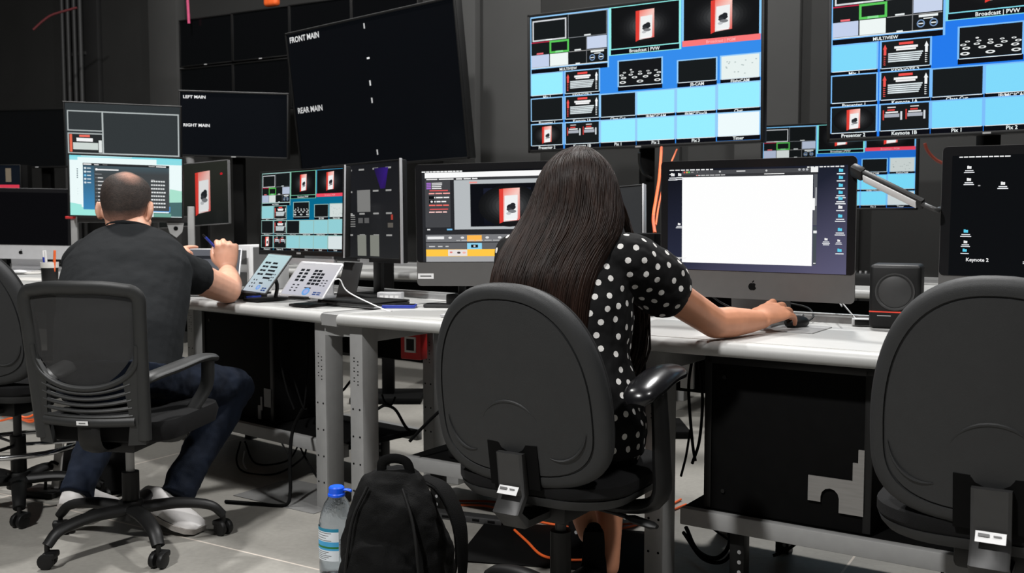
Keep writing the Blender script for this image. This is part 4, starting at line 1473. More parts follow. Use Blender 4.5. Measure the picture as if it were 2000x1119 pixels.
# little gadgets on the opposite row
for x, y, Y, sx, sy, sz, m, lab, kind in ((1700, 520, 5.0, .16, .12, .06, M_black, 'black mixer box on the opposite desk right of the blank-page computer', 'audio_mixer'), (1805, 480, 4.85, .07, .04, .05, M_lightgrey, 'small grey printed box on the opposite desk beside the black-screened computer', 'small_box'), (905, 470, 6.0, .05, .04, .05, M_black, 'x', None)):
    if kind:
        c = px(x, y, Y)
        t = thing(kind, lab, 'box', V((c.x, c.y + 0.12, DZ + 0.001)), FB.a)
        g = MB(); g.box((0, 0, sz / 2), (sx, sy, sz), None, 0.005); g.build('body', m, t)
        g = MB()
        for q in range(5):
            g.cyl((-sx * .35 + q * sx * .17, -sy * .2, sz), (-sx * .35 + q * sx * .17, -sy * .2, sz + 0.012), 0.006, seg=10)
        g.build('knob_row', M_lightgrey if m is M_black else M_grey, t)
# red alarm-like box under the right desk
c = FR.p(0.24, 0.56, 0.0)
c = px(803, 672, 4.05)
t = thing('red_box', 'red box with white square outline hanging beneath the right desk', 'box', c, R(-30))
g = MB(); g.box((0, 0.02, 0), (0.10, 0.05, 0.125), None, 0.004); g.box((0, 0.035, 0.10), (0.05, 0.012, 0.14), None, 0.002); g.build('body', M_red, t)
g = MB()
for a in (-1, 1):
    g.box((a * 0.024, -0.006, -0.002), (0.008, 0.003, 0.062)); g.box((0, -0.006, a * 0.028 - 0.002), (0.056, 0.003, 0.008))
g.build('outline', M_paper, t)
g = MB(); g.box((0, -0.0055, -0.002), (0.04, 0.002, 0.05)); g.build('window', M_black, t)
# ------------------------------------------------------------------ chairs
def half_width(t):
    if t < 0.32:
        return (1 - ((0.32 - t) / 0.32) ** 3.2) ** (1 / 3.2)
    return (1 - ((t - 0.32) / 0.68) ** 2.35) ** (1 / 2.35)


def back_outline(W, H, n=72):
    """points in x,z around the centre; z from -H/2 to H/2"""
    right = []
    m = n // 2
    for k in range(m + 1):
        th = math.pi * k / m
        t = 0.5 - 0.5 * math.cos(th)
        right.append((W / 2 * max(half_width(min(max(t, 0), 1)), 0.0), (t - 0.5) * H))
    left = [(-x, z) for x, z in right[::-1]]
    pts = right[:-1] + left[:-1]
    # soften the flat start and end points
    return pts


def caster(parent, p, yaw):
    g = MB()
    rm = Matrix.Rotation(yaw, 3, 'Z')
    for s in (-1, 1):
        a = p + rm @ V((s * 0.006, 0, 0.025)); b = p + rm @ V((s * 0.024, 0, 0.025))
        g._bcyl(a, b, 0.025, 0.025, 18, 0.004)
    g.box(p + rm @ V((0, 0.012, 0.042)), (0.05, 0.038, 0.02), rm, 0.006)
    g.cyl(p + V((0, 0, 0.04)), p + V((0, 0, 0.075)), 0.008, seg=10)
    g.build('caster', M_black, parent)


def star_base(t, r, a0, zhub, m, drop=True):
    g = MB(); g._bcyl(V((0, 0, zhub - 0.035)), V((0, 0, zhub + 0.03)), 0.045, 0.04, 20, 0.006); g.build('hub', m, t)
    for k in range(5):
        a = R(a0 + 72 * k)
        d = V((math.cos(a), math.sin(a), 0))
        g = MB()
        pts = [d * 0.03 + V((0, 0, zhub)), d * r * 0.5 + V((0, 0, zhub + 0.005)), d * r * 0.85 + V((0, 0, zhub - 0.012)), d * r + V((0, 0, 0.07))]
        g.tube(pts, [0.026, 0.023, 0.020, 0.018], 12, smooth=5, flat=(1.15, 0.8)); g.build('base_leg', m, t)
        caster(t, d * r, a + R(40))


def task_chair(label, loc, yaw, zs=0.46, recline=10, base_a=90, back_y=-0.235, back_z=0.70, H=0.505, W=0.47, arms=True, mid=True):
    t = thing('office_chair', label, 'chair', loc, R(yaw))
    # seat
    out = rrect(0.48, 0.46, 0.14, 8)
    g = MB()
    g.loft([[V((x * f, y * f + 0.02, z)) for x, y in out] for z, f in ((zs - 0.075, .80), (zs - 0.07, .92), (zs - 0.055, .97), (zs - 0.045, .985))])
    g.build('seat_pan', M_shell, t)
    g = MB()
    g.loft([[V((x * f, y * f + 0.02, z)) for x, y in out] for z, f in ((zs - 0.045, .97), (zs - 0.035, 1.0), (zs - 0.012, 1.0), (zs - 0.002, .95), (zs + 0.002, .7), (zs, .1))])
    g.build('seat_cushion', M_cush, t)
    # back
    B = Matrix.Translation((0, back_y, back_z)) @ Matrix.Rotation(R(recline), 4, 'X')
    o2 = back_outline(W, H)

    def ring(f, y, dz=0.0):
        r_ = []
        for x, z in o2:
            xx, zz = x * f, z * f
            r_.append(B @ V((xx, y + 0.55 * xx * xx + 0.10 * max(0, -zz - 0.05) ** 1.0 * 0.0, zz + dz)))
        return r_
    g = MB()
    g.loft([ring(f, y) for f, y in ((.05, .045), (.6, .046), (.88, .040), (.96, .026), (.985, .010), (.985, .002))], cap1=True)
    g.build('backrest_cushion', M_cush, t)
    g = MB()
    g.loft([ring(f, y) for f, y in ((.97, .004), (.995, .002), (1.0, -.008), (.995, -.018), (.975, -.026), (.94, -.030), (.90, -.0315), (.872, -.0315), (.866, -.0265), (.857, -.0265), (.851, -.0315), (.6, -.034), (.3, -.035), (.05, -.035))])
    shell = g.build('back_shell', M_shell, t, sharp=60)
    # raised mouldings on the shell
    def on_shell(x, z, e=0.0):
        return B @ V((x, 0.55 * x * x - 0.0345 - e, z))
    arcs = [[(0.085 * math.cos(R(a)), -0.115 + 0.085 * math.sin(R(a))) for a in range(25, 156, 10)],
            [(-0.125 + 0.070 * math.cos(R(a)), -0.085 + 0.085 * math.sin(R(a))) for a in range(185, 290, 10)],
            [(0.125 + 0.070 * math.cos(R(a)), -0.085 + 0.085 * math.sin(R(a))) for a in range(250, 356, 10)]]
    for A in arcs:
        n = len(A)
        g = MB()
        g.tube([on_shell(x, z, -0.0006) for x, z in A], [0.0008 + 0.0032 * math.sin(math.pi * k / (n - 1)) for k in range(n)], 6)
        g.build('moulding', M_shell, shell)
    g = MB()
    z0, z1 = -H / 2 + 0.002, -H / 2 + 0.115
    g.loft([[on_shell(x, z, e) for x, z in ((-.070, z0), (.070, z0), (.070, z1), (-.070, z1))] for e in (-0.02, 0.0015)])
    g.build('spine_recess', M_blackm, t)
    # spine bar down to the mechanism
    g = MB()
    prof = [B @ V((0, -0.042, z1 - 0.02)), B @ V((0, -0.046, -H / 2 - 0.01)), V((0, back_y - 0.030, zs - 0.075)), V((0, back_y + 0.01, zs - 0.11)), V((0, -0.05, zs - 0.115))]
    rings = []
    for k, p in enumerate(prof):
        nrm = (0, -1, 0) if k < 3 else (0, -0.5, -0.8)
        n_ = V(nrm).normalized() * 0.012
        rings.append([p + V((-0.036, 0, 0)) - n_, p + V((-0.036, 0, 0)) + n_ * 0.6, p + V((-0.03, 0, 0)) + n_, p + V((0.03, 0, 0)) + n_, p + V((0.036, 0, 0)) + n_ * 0.6, p + V((0.036, 0, 0)) - n_])
    g.loft(rings)
    sp = g.build('spine_bar', M_dgrey, t)
    q = (prof[1] + prof[2]) / 2 + V((0.002, -0.0135, 0.035))
    dirz = (prof[1] - prof[2]).normalized()
    rm = Matrix.Rotation(-math.atan2(dirz.y, dirz.z), 3, 'X')
    g = MB(); g.box(q, (0.054, 0.0012, 0.022), rm, 0.0)
    g.mi = 1
    g.box(q + V((-0.012, -0.001, 0.004)), (0.02, 0.0006, 0.006), rm); g.box(q + V((0.012, -0.001, 0.004)), (0.014, 0.0006, 0.003), rm); g.box(q + V((0.0, -0.001, -0.005)), (0.03, 0.0006, 0.002), rm)
    g.build('asset_label', [M_white, M_grey], sp)
    # mechanism, column, base
    g = MB(); g.box((0, 0.0, zs - 0.105), (0.16, 0.24, 0.06), None, 0.012); g.build('mechanism', M_black, t)
    g = MB(); g.tube([(0.06, 0.0, zs - 0.11), (0.16, -0.01, zs - 0.115), (0.25, -0.03, zs - 0.12)], [0.006, 0.006, 0.006], 8); g.tube([(0.20, -0.02, zs - 0.117), (0.22, -0.025, zs - 0.118), (0.275, -0.035, zs - 0.122), (0.29, -0.038, zs - 0.123)], [0.008, 0.017, 0.016, 0.008], 10, flat=(1, .6)); g.build('lever', M_black, t)
    g = MB(); g.cyl((0, 0, 0.08), (0, 0, 0.27), 0.028, seg=20); g.build('column_sleeve', M_black, t)
    g = MB(); g.cyl((0, 0, 0.26), (0, 0, zs - 0.12), 0.015, seg=16); g.build('gas_column', M_dgrey, t)
    star_base(t, 0.30, base_a, 0.105, M_black)
    if arms:
        for s in (-1, 1):
            g = MB()
            pts = [V((s * 0.275, -0.135, zs + 0.190)), V((s * 0.275, -0.12, zs + 0.208)), V((s * 0.275, -0.065, zs + 0.225)), V((s * 0.275, 0.01, zs + 0.240)), V((s * 0.275, 0.085, zs + 0.240)), V((s * 0.275, 0.105, zs + 0.230))]
            g.tube(pts, [0.022, 0.040, 0.048, 0.047, 0.040, 0.022], 16, smooth=4, flat=(1.0, 0.55)); g.build('armrest_pad', M_gloss, t)
            g = MB()
            g.tube([(s * 0.275, 0.0, zs + 0.20), (s * 0.283, 0.0, zs + 0.05), (s * 0.28, 0.0, zs - 0.06), (s * 0.2, 0.0, zs - 0.095), (s * 0.05, 0.0, zs - 0.09)], [0.030, 0.034, 0.036, 0.03, 0.03], 12, smooth=4, flat=(1.15, 0.55), up=(1, 0, 0)); g.build('arm_bracket', M_black, t)
    return t


chair_c = task_chair('dark grey office chair that the woman sits on, oval back towards the viewer', V((0.128, 2.575, 0)), -32, back_z=0.69, W=.49)
chair_r = task_chair('dark grey empty office chair cut off by the right edge', V((1.045, 2.09, 0)), -31, zs=0.50, back_z=0.735, base_a=60, arms=False)
chair_l = task_chair('dark grey office chair with chrome foot ring at the left edge', V((-1.865, 3.72, 0)), -10, zs=0.50, back_z=0.745, arms=False)
g = MB()
ringp = [V((0.20 * math.cos(2 * math.pi * k / 36), 0.20 * math.sin(2 * math.pi * k / 36), 0.235)) for k in range(36)]
rr_ = []
for k in range(37):
    a = 2 * math.pi * k / 36
    rr_.append(V((0.22 * math.cos(a), 0.22 * math.sin(a), 0.235)))
g.tube(rr_, 0.010, 10)
for k in range(3):
    a = 2 * math.pi * k / 3 + 0.5
    g.tube([V((0.02 * math.cos(a), 0.02 * math.sin(a), 0.235)), V((0.22 * math.cos(a), 0.22 * math.sin(a), 0.235))], 0.007, 8)
g.build('foot_ring', M_chrome, chair_l)


# mesh-backed chair of the man
def mesh_material():
    m = bpy.data.materials.new('woven_chair_mesh')
    m.use_nodes = True
    nt = m.node_tree
    p = nt.nodes['Principled BSDF']
    p.inputs['Base Color'].default_value = (0.02, 0.02, 0.02, 1)
    p.inputs['Roughness'].default_value = 0.9
    tc = nt.nodes.new('ShaderNodeTexCoord')
    n = nt.nodes.new('ShaderNodeTexNoise'); n.inputs['Scale'].default_value = 8
    mr = nt.nodes.new('ShaderNodeMapRange'); mr.inputs[3].default_value = 0.80; mr.inputs[4].default_value = 0.90
    nt.links.new(tc.outputs['Object'], n.inputs['Vector']); nt.links.new(n.outputs['Fac'], mr.inputs[0]); nt.links.new(mr.outputs[0], p.inputs['Alpha'])
    return m


M_mesh = mesh_material()
mc = thing('office_chair', 'black mesh-back office chair that the man sits on', 'chair', V((-1.275, 3.285, 0)), R(-8))
zs = 0.46
out = rrect(0.47, 0.45, 0.10, 8)
g = MB(); g.loft([[V((x * f, y * f + 0.03, z)) for x, y in out] for z, f in ((zs - 0.08, .85), (zs - 0.07, .96), (zs - 0.03, 1.0), (zs - 0.008, .97), (zs, .8), (zs + 0.002, .1))]); g.build('seat', M_cush, mc)
B = Matrix.Translation((-0.005, -0.235, 0.0)) @ Matrix.Rotation(R(7), 4, 'X')


def bk(x, z, y=0.0):
    """x half-coordinate, z height above floor, bowed back plane"""
    return Matrix.Translation((0, 0, 0.45)) @ B @ V((x, y + 0.9 * x * x, z - 0.45))


M_frame = mat('chair_frame_plastic', rgb(33, 34, 34), 0.5, var=0.06, bump=0.15, bscale=600)
zt, zb2 = 0.985, 0.40


def side_x(z):
    return 0.168 + 0.022 * ((z - 0.4) / 0.5) ** 0.9


g = MB()
# frame: two side posts and a bowed top rail, one sweep
pts = []
for z in (0.40, 0.47, 0.53, 0.60, 0.68, 0.74, 0.80, 0.835):
    pts.append((side_x(z), z))
for k in range(1, 5):
    a = R(22.5 * k)
    pts.append((side_x(0.835) - 0.035 * (1 - math.cos(a)), 0.835 + 0.035 * math.sin(a)))
right = pts
loop = right + [(0.09, 0.880), (0, 0.882), (-0.09, 0.880)] + [(-x, z) for x, z in right[::-1]]
n = len(loop)
g.tube([bk(x, z) for x, z in loop], [0.020, 0.019, 0.018, 0.018, 0.019, 0.019, 0.019, 0.018, 0.017, 0.018, 0.019, 0.019, 0.019, 0.020], 12, smooth=3, flat=(1.25, 0.8), up=(0, 1, 0))
fr = g.build('back_frame', M_frame, mc)
# wide lower panels left and right of the slats
for s in (-1, 1):
    g = MB()
    a = [(s * (side_x(.42) + .008), .385), (s * (side_x(.5) + .010), .5), (s * side_x(.68), .68), (s * (side_x(.66) - .02), .655), (s * .125, .60), (s * .135, .50), (s * .135, .45), (s * .125, .385)]
    g.loft([[bk(x, z, y) for x, z in a] for y in (-0.010, 0.010)])
    g.build('side_panel', M_frame, mc)
# U-shaped rail under the mesh and the slats
g = MB()
u = [(side_x(.70) - .01, .70), (.165, .64), (.13, .60), (.07, .574), (0, .566), (-.07, .574), (-.13, .60), (-.165, .64), (-side_x(.70) + .01, .70)]
g.tube([bk(x, z, -.004) for x, z in u], 0.010, 10, smooth=4, flat=(1.0, 1.0)); g.build('lower_rail', M_frame, mc)
for k in range(5):
    z = .552 - .019 * k
    bow = .026 * (1 - k / 4.5)
    g = MB(); g.tube([bk(x, z + bow * ((x / .14) ** 2), -.004) for x in (-.145, -.1, -.05, 0, .05, .1, .145)], 0.0075, 8, smooth=2, flat=(1, .8)); g.build('slat', M_frame, mc)
g = MB(); g.tube([bk(x, .460, -.004) for x in (-.15, -.05, .05, .15)], 0.016, 10, smooth=2, flat=(0.9, 1.0)); g.build('bottom_rail', M_frame, mc)
g = MB(); c_ = bk(-0.005, .462, -.021); rm = Matrix.Rotation(R(7), 3, 'X'); g.box(c_, (0.038, 0.0016, 0.013), rm); g.mi = 1; g.box(c_ + V((0, -0.001, 0)), (0.022, 0.001, 0.003), rm); g.build('asset_label', [M_white, M_grey], mc)
# woven panel
rings = []
for k in range(15):
    z = .565 + (.875 - .565) * k / 14
    if z < .70:
        f = (z - .565) / .135
        w = side_x(.70) * (f ** 0.42) if f > 0 else 0.01
    else:
        w = side_x(z)
    w = max(w - .006, .012)
    rings.append([bk(w * q / 8, z, 0.002) for q in range(-8, 9)])
g = MB(); g.loft(rings, False, False, False); g.build('mesh_panel', M_mesh, mc)
# arms: pads splayed outwards
for s in (-1, 1):
    g = MB()
    sp_ = 0.075 if s > 0 else 0.02
    z = zs + 0.135
    xa = 0.165
    P = [V((s * (xa - .01), -0.20, z - 0.02)), V((s * xa, -0.17, z - 0.004)), V((s * (xa + sp_ * .35), -0.06, z + 0.010)), V((s * (xa + sp_ * .75), 0.05, z + 0.026)), V((s * (xa + sp_), 0.11, z + 0.024)), V((s * (xa + .005 + sp_), 0.13, z + 0.012))]
    g.tube(P, [0.02, 0.034, 0.036, 0.032, 0.03, 0.015], 14, smooth=4, flat=(1.1, 0.45)); g.build('armrest_pad', M_frame, mc)
    g = MB()
    g.tube([P[4] + V((-s * .005, -.01, -.01)), P[4] + V((-s * .01, -.02, -.10)), V((s * (xa + sp_ * .35), 0.03, zs - 0.03)), V((s * 0.17, 0.0, zs - 0.085)), V((s * 0.05, 0.0, zs - 0.085))], [0.02, 0.020, 0.019, 0.02, 0.018], 12, smooth=5, flat=(1.2, 0.6)); g.build('arm_bracket', M_frame, mc)
g = MB(); g.box((0, 0.0, zs - 0.10), (0.17, 0.24, 0.05), None, 0.012); g.tube([(0, -0.1, zs - .10), (0, -.2, zs - .095), (0, -.235, zs - .06), bk(0, .455, .004)], .016, 10, smooth=3, flat=(2.4, .7)); g.build('mechanism', M_black, mc)
g = MB(); g.cyl((0, 0, 0.08), (0, 0, 0.245), 0.028, seg=20); g.build('column_sleeve', M_black, mc)
g = MB(); g.cyl((0, 0, 0.24), (0, 0, zs - 0.10), 0.014, seg=16); g.build('gas_column', M_lightgrey, mc)
star_base(mc, 0.295, 98, 0.12, M_black)
# ------------------------------------------------------------------ people
HEADP = [(-.125, .018, .016, .062), (-.116, .036, .030, .052), (-.095, .052, .056, .030), (-.07, .060, .076, .012), (-.04, .066, .086, .004), (0, .071, .093, 0), (.03, .074, .096, -.003), (.06, .072, .094, -.004), (.085, .062, .082, -.005), (.103, .043, .058, -.005), (.115, .014, .02, -.005)]


def headp(z):
    for a, b in zip(HEADP[:-1], HEADP[1:]):
        if z <= b[0]:
            f = max(0, (z - a[0]) / (b[0] - a[0]))
            return [a[i] * (1 - f) + b[i] * f for i in range(1, 4)]
    return list(HEADP[-1][1:])


def head(g, M, k):
    T = lambda p: M @ (V(p) * k)
    rings = []
    for q in range(23):
        z = -.125 + .24 * q / 22
        rx, ry, cy = headp(z)
        rings.append([T((rx * math.cos(a), cy + ry * math.sin(a), z)) for a in (2 * math.pi * i / 28 for i in range(28))])
    g.loft(rings)
    g.tube([T((0, .088, .022)), T((0, .104, -.012)), T((0, .106, -.03)), T((0, .088, -.036))], [.008 * k, .012 * k, .016 * k, .012 * k], 10, smooth=3)
    for s in (-1, 1):
        e = Matrix.Rotation(R(18 * s), 3, 'Z') @ Matrix.Rotation(R(-8), 3, 'X')
        g.ellipsoid(T((s * .079, -.012, -.008)), (.010 * k, .020 * k, .033 * k), M.to_3x3() @ e, 14, 10)
        g.ellipsoid(T((s * .087, -.020, -.002)), (.006 * k, .012 * k, .026 * k), M.to_3x3() @ e, 12, 8)
        g.ellipsoid(T((s * .032, .084, .030)), (.024 * k, .010 * k, .007 * k), M.to_3x3(), 12, 8)
        g.ellipsoid(T((s * .045, .062, -.03)), (.022 * k, .022 * k, .020 * k), M.to_3x3(), 12, 8)
    g.ellipsoid(T((0, .088, -.092)), (.022 * k, .016 * k, .017 * k), M.to_3x3(), 12, 8)


def face_parts(root, M, k, O, lipm):
    T = lambda p: M @ (V(p) * k) - O
    for s in (-1, 1):
        g = MB(); g.ellipsoid(T((s * .032, .086, .012)), (.013 * k, .009 * k, .007 * k), M.to_3x3(), 14, 10); g.mi = 1
        g.ellipsoid(T((s * .032, .0935, .012)), (.005 * k, .002 * k, .005 * k), M.to_3x3(), 12, 8)
        g.build('eye', [M_eye, M_blackm], root)
    g = MB(); g.tube([T((-.024, .086, -.062)), T((-.01, .094, -.059)), T((.01, .094, -.059)), T((.024, .086, -.062))], [.002 * k, .006 * k, .006 * k, .002 * k], 8, smooth=3)
    g.tube([T((-.02, .087, -.066)), T((0, .093, -.069)), T((.02, .087, -.066))], [.002 * k, .007 * k, .002 * k], 8, smooth=3)
    g.build('lips', lipm, root)


def hand(g, W, d, n, s, curl, thumb=(20, 25, 15), k=1.0, spread=0.06):
    """W wrist, d towards the fingers, n out of the back of the hand, s towards the thumb"""
    d = V(d).normalized(); n = (V(n) - d * V(n).dot(d)).normalized(); s2 = d.cross(n)
    s = s2 if s2.dot(V(s)) > 0 else -s2
    rings = []
    for t, w, h, o in ((-.012, .027, .021, 0), (.01, .029, .020, .001), (.035, .038, .018, .003), (.065, .043, .0165, .003), (.09, .042, .014, .0), (.098, .036, .010, -.002)):
        c = W + d * t * k + s * o * k
        rings.append([c + (s * math.cos(a) * w + n * math.sin(a) * h) * k for a in (2 * math.pi * i / 16 for i in range(16))])
    g.loft(rings)
    Ls = (.074, .082, .076, .060)
    for i in range(4):
        b = W + (d * (.086 + (.004, .008, .004, -.006)[i]) + s * (.031 - .0205 * i) + n * (0.002, .004, .003, 0)[i]) * k
        c = curl[i] if isinstance(curl[0], (tuple, list)) else curl
        ang = 0
        dd = (d + s * spread * (1.5 - i)).normalized()
        pts = [b - dd * .02 * k, b]
        p = b
        for q, f in enumerate((.45, .30, .25)):
            ang += R(c[q])
            v = dd * math.cos(ang) - n * math.sin(ang)
            p = p + v * Ls[i] * f * k
            pts.append(p)
        r = (.0098, .0098, .0095, .0083)[i] * k
        g.tube(pts, [r, r * 1.04, r * .98, r * .9, r * .72], 10, smooth=4)
        g.ellipsoid(pts[-1], (r * .74,) * 3, None, 8, 6)
        g.ellipsoid(b + n * .003 * k, (r * 1.12,) * 3, None, 8, 6)
    # thumb from the side of the palm near its base
    b = W + (d * .028 + s * .028 - n * .004) * k
    g.ellipsoid(W + (d * .035 + s * .024 - n * .008) * k, (.022 * k, .018 * k, .018 * k), None, 12, 8)
    v = (d * .72 + s * .62 - n * .30).normalized()
    pts = [b - v * .01 * k, b + v * .022 * k]
    p = pts[-1]
    for q, L in enumerate((.034, .026)):
        a = R(thumb[q])
        v = (v * math.cos(a) + (d * .4 - s * .75 - n * .55).normalized() * math.sin(a)).normalized()
        p = p + v * L * k
        pts.append(p)
    g.tube(pts, [.012 * k, .0125 * k, .0105 * k, .0085 * k], 10, smooth=4)
    g.ellipsoid(pts[-1], (.0088 * k,) * 3, None, 8, 6)


def torso(g, levels, n=32, p=2.3):
    """levels: centre, half width, half depth, yaw in degrees, tilt of the ring (up vector)"""
    rings = []
    for c, rx, ry, yaw, up in levels:
        up = V(up).normalized()
        r = V((math.cos(R(yaw)), math.sin(R(yaw)), 0)); r = (r - up * r.dot(up)).normalized()
        f = up.cross(r)
        ring = []
        for i in range(n):
            a = 2 * math.pi * i / n
            ca, sa = math.cos(a), math.sin(a)
            ring.append(V(c) + r * rx * math.copysign(abs(ca) ** (2 / p), ca) + f * ry * math.copysign(abs(sa) ** (2 / p), sa))
        rings.append(ring)
    g.loft(rings)


def limb(g, pts, rs, smooth=5, seg=16):
    g.tube(pts, rs, seg, smooth=smooth)
    g.ellipsoid(pts[0], (rs[0],) * 3, None, 14, 10)
    g.ellipsoid(pts[-1], (rs[-1],) * 3, None, 14, 10)


def wrinkle(o, amp, sc, seed=0.0, lo=None):
    me = o.data
    n = len(me.vertices)
    co = [0.0] * (3 * n); no = [0.0] * (3 * n)
    me.vertices.foreach_get('co', co)
    me.vertices.foreach_get('normal', no)
    for i in range(0, 3 * n, 3):
        d = noise.fractal(V((co[i] * sc + seed, co[i + 1] * sc + seed * 2, co[i + 2] * sc)), 1.0, 2.0, 3) * amp
        for k in range(3):
            co[i + k] += no[i + k] * d
    me.vertices.foreach_set('co', co)
    me.update()


# ---- the man
OM = V((-1.33, 3.36, 0))
man = thing('person', 'person in charcoal t-shirt and jeans leaning on the left desk, seen from behind', 'person', OM)
hipM = V((-1.335, 3.37, .53))
shR, shL = V((-1.258, 3.70, .918)), V((-1.600, 3.70, .925))
elR, wrR = V((-1.150, 4.025, .797)), V((-1.212, 4.255, .860))
elL, wrL = V((-1.62, 4.00, .80)), V((-1.452, 4.15, .915))
hR, hL = V((-1.245, 3.38, .53)), V((-1.44, 3.39, .53))
knR, knL = V((-1.065, 3.79, .44)), V((-1.52, 3.83, .47))
anR, anL = V((-1.180, 3.50, .135)), V((-1.540, 3.50, .14))
HM = Matrix.Translation((-1.448, 3.76, 1.122)) @ Matrix.Rotation(R(6), 4, 'Z') @ Matrix.Rotation(R(-12), 4, 'X')
KM = 1.13
TL = [((-1.335, 3.36, .47), .17, .13, -4, (-.02, .2, 1)), ((-1.345, 3.38, .56), .195, .15, -4, (-.03, .3, 1)), ((-1.365, 3.45, .68), .205, .155, 0, (-.05, .5, 1)), ((-1.385, 3.55, .80), .215, .145, 3, (-.05, .6, 1)), ((-1.40, 3.645, .905), .218, .13, 5, (-.05, .6, 1)), ((-1.41, 3.70, .975), .183, .105, 5, (-.05, .5, 1)), ((-1.42, 3.735, 1.02), .13, .085, 5, (-.05, .5, 1)), ((-1.428, 3.745, 1.05), .08, .075, 5, (-.05, .4, 1))]
g = MB()
head(g, HM, KM)
g.tube([(-1.42, 3.72, 1.0), (-1.432, 3.738, 1.05), HM @ V((0, -.012, -.05)), HM @ V((0, .0, .0))], [.088, .076, .070, .06], 18, smooth=4)
g.ellipsoid(HM @ V((0, -.062, -.085)), (.055, .03, .022), None, 14, 8)
torso(g, [(c, rx * .95, ry * .95, y, u) for c, rx, ry, y, u in TL])
for sh, el, wr in ((shR, elR, wrR), (shL, elL, wrL)):
    limb(g, [sh, sh.lerp(el, .5) + V((0, -.01, -.005)), el], [.062, .062, .054])
    limb(g, [el, el.lerp(wr, .35) + V((0, -.004, -.004)), el.lerp(wr, .7), wr], [.054, .060, .048, .034])
for h, k_, a in ((hR, knR, anR), (hL, knL, anL)):
    limb(g, [h, h.lerp(k_, .5), k_], [.085, .078, .058])
    limb(g, [k_, k_.lerp(a, .3), k_.lerp(a, .7), a], [.055, .058, .045, .036])
# right fist with the back towards us, pen held; left hand with fingers pointing right
hand(g, wrR, (-.06, .12, .97), (.28, -.95, .12), (-1, 0, 0), [(55, 70, 40), (60, 78, 40), (68, 80, 40), (78, 80, 40)], (30, 30), 1.22, 0.10)
hand(g, wrL, (.80, .50, .28), (.1, -.55, .8), (.1, .5, .6), [(8, 12, 8), (40, 60, 30), (55, 70, 30), (60, 70, 30)], (30, 25), 1.0)
g.build('body', M_skin_m, man, OM, remesh=.005, smooth_it=4)
face_parts(man, HM, KM, OM, mat('lips_pale', rgb(190, 125, 110), 0.5))
# t-shirt
g = MB()
torso(g, [(c, rx + .010, ry + .012, y, u) for c, rx, ry, y, u in TL[:-1]] + [((-1.428, 3.742, 1.043), .084, .079, 5, (-.05, .4, 1))])
for sh, el, f in ((shR, elR, .46), (shL, elL, .46)):
    e = sh.lerp(el, f)
    limb(g, [sh + (V((-1.41, 3.70, .975)) - sh) * .2, sh, sh.lerp(el, f * .5) + V((0, -.008, -.004))], [.085, .068, .068])
    g.tube([sh, sh.lerp(el, f * .5) + V((0, -.008, -.006)), e], [.068, .070, .072], 18, smooth=5)
tee = g.build('t_shirt', M_tee, man, OM, remesh=.006, smooth_it=6)
wrinkle(tee, .006, 6.0)
wrinkle(tee, .0018, 20.0, 3.1)
# neckband
g = MB()
nb = []
for i in range(25):
    a = 2 * math.pi * i / 24
    nb.append(V((-1.428, 3.742, 1.046)) + V((math.cos(a) * .082, math.sin(a) * .077, -.028 * math.sin(a))))
g.tube(nb, .007, 8); g.build('neckband', M_tee, man, OM)
# jeans
g = MB()
torso(g, [((-1.335, 3.355, .455), .16, .13, -4, (-.02, .2, 1)), ((-1.335, 3.365, .50), .195, .16, -4, (-.02, .2, 1)), ((-1.34, 3.375, .58), .20, .165, -4, (-.03, .3, 1))])
for h, k_, a in ((hR, knR, anR), (hL, knL, anL)):
    limb(g, [h, h.lerp(k_, .5), k_], [.100, .092, .075])
    g.tube([k_, k_.lerp(a, .35) + V((0, .0, .0)), k_.lerp(a, .75), a + (a - k_).normalized() * .045], [.074, .072, .061, .060], 18, smooth=5)
    g.ellipsoid(k_, (.076,) * 3)
jn = g.build('jeans', M_jean, man, OM, remesh=.006, smooth_it=5)
wrinkle(jn, .008, 12.0, 1.7)


def shoe(root, heel, toe, up, O, k=1.0, uppm=None, solem=None, low=False):
    d = (toe - heel).normalized(); L = (toe - heel).length
    up = (V(up) - d * V(up).dot(d)).normalized(); s = d.cross(up)
    prof = ((0, .026, .055), (.06, .034, .075), (.2, .037, .085), (.38, .038, .08), (.55, .044, .06), (.75, .047, .045), (.9, .038, .036), (.985, .02, .024))
    if low:
        prof = ((0, .024, .045), (.06, .030, .05), (.2, .032, .036), (.38, .032, .03), (.55, .038, .03), (.75, .040, .032), (.9, .033, .028), (.985, .016, .02))
    n = 18
    g = MB(); rings = []
    for t, w, h in prof:
        c = heel + d * L * t
        rings.append([c + s * w * k * math.cos(a) + up * (.012 + (h - .012) * max(0, math.sin(a)) ** .7 if math.sin(a) > 0 else .010) for a in (2 * math.pi * i / n for i in range(n))])
    g.loft(rings); o = g.build('shoe_upper', uppm, root, O, sharp=60)
    g = MB(); rings = []
    for t, w, h in prof:
        c = heel + d * L * (t * 1.01 - .005)
        rings.append([c + s * (w + .003) * k + up * .018, c - s * (w + .003) * k + up * .018, c - s * (w + .004) * k, c + s * (w + .004) * k])
    g.loft(rings); g.build('shoe_sole', solem, root, O, sharp=50)


shoe(man, V((-1.320, 3.475, .080)), V((-1.075, 3.38, .006)), (.25, -.12, 1), OM, 1.28, M_shoe, M_sole)
shoe(man, V((-1.555, 3.425, .075)), V((-1.51, 3.70, .010)), (0, .22, 1), OM, 1.25, M_shoe, M_sole)
# hair
def hl(th):
    """hairline height by angle; 0 = face, pi = nape"""
    c = -math.cos(th)
    return (.070 if c < -.3 else .012 + (-.062 - .012) * max(0, (c + .0)) ** .6 if c > 0 else .012 + (.058) * (-c / .3))


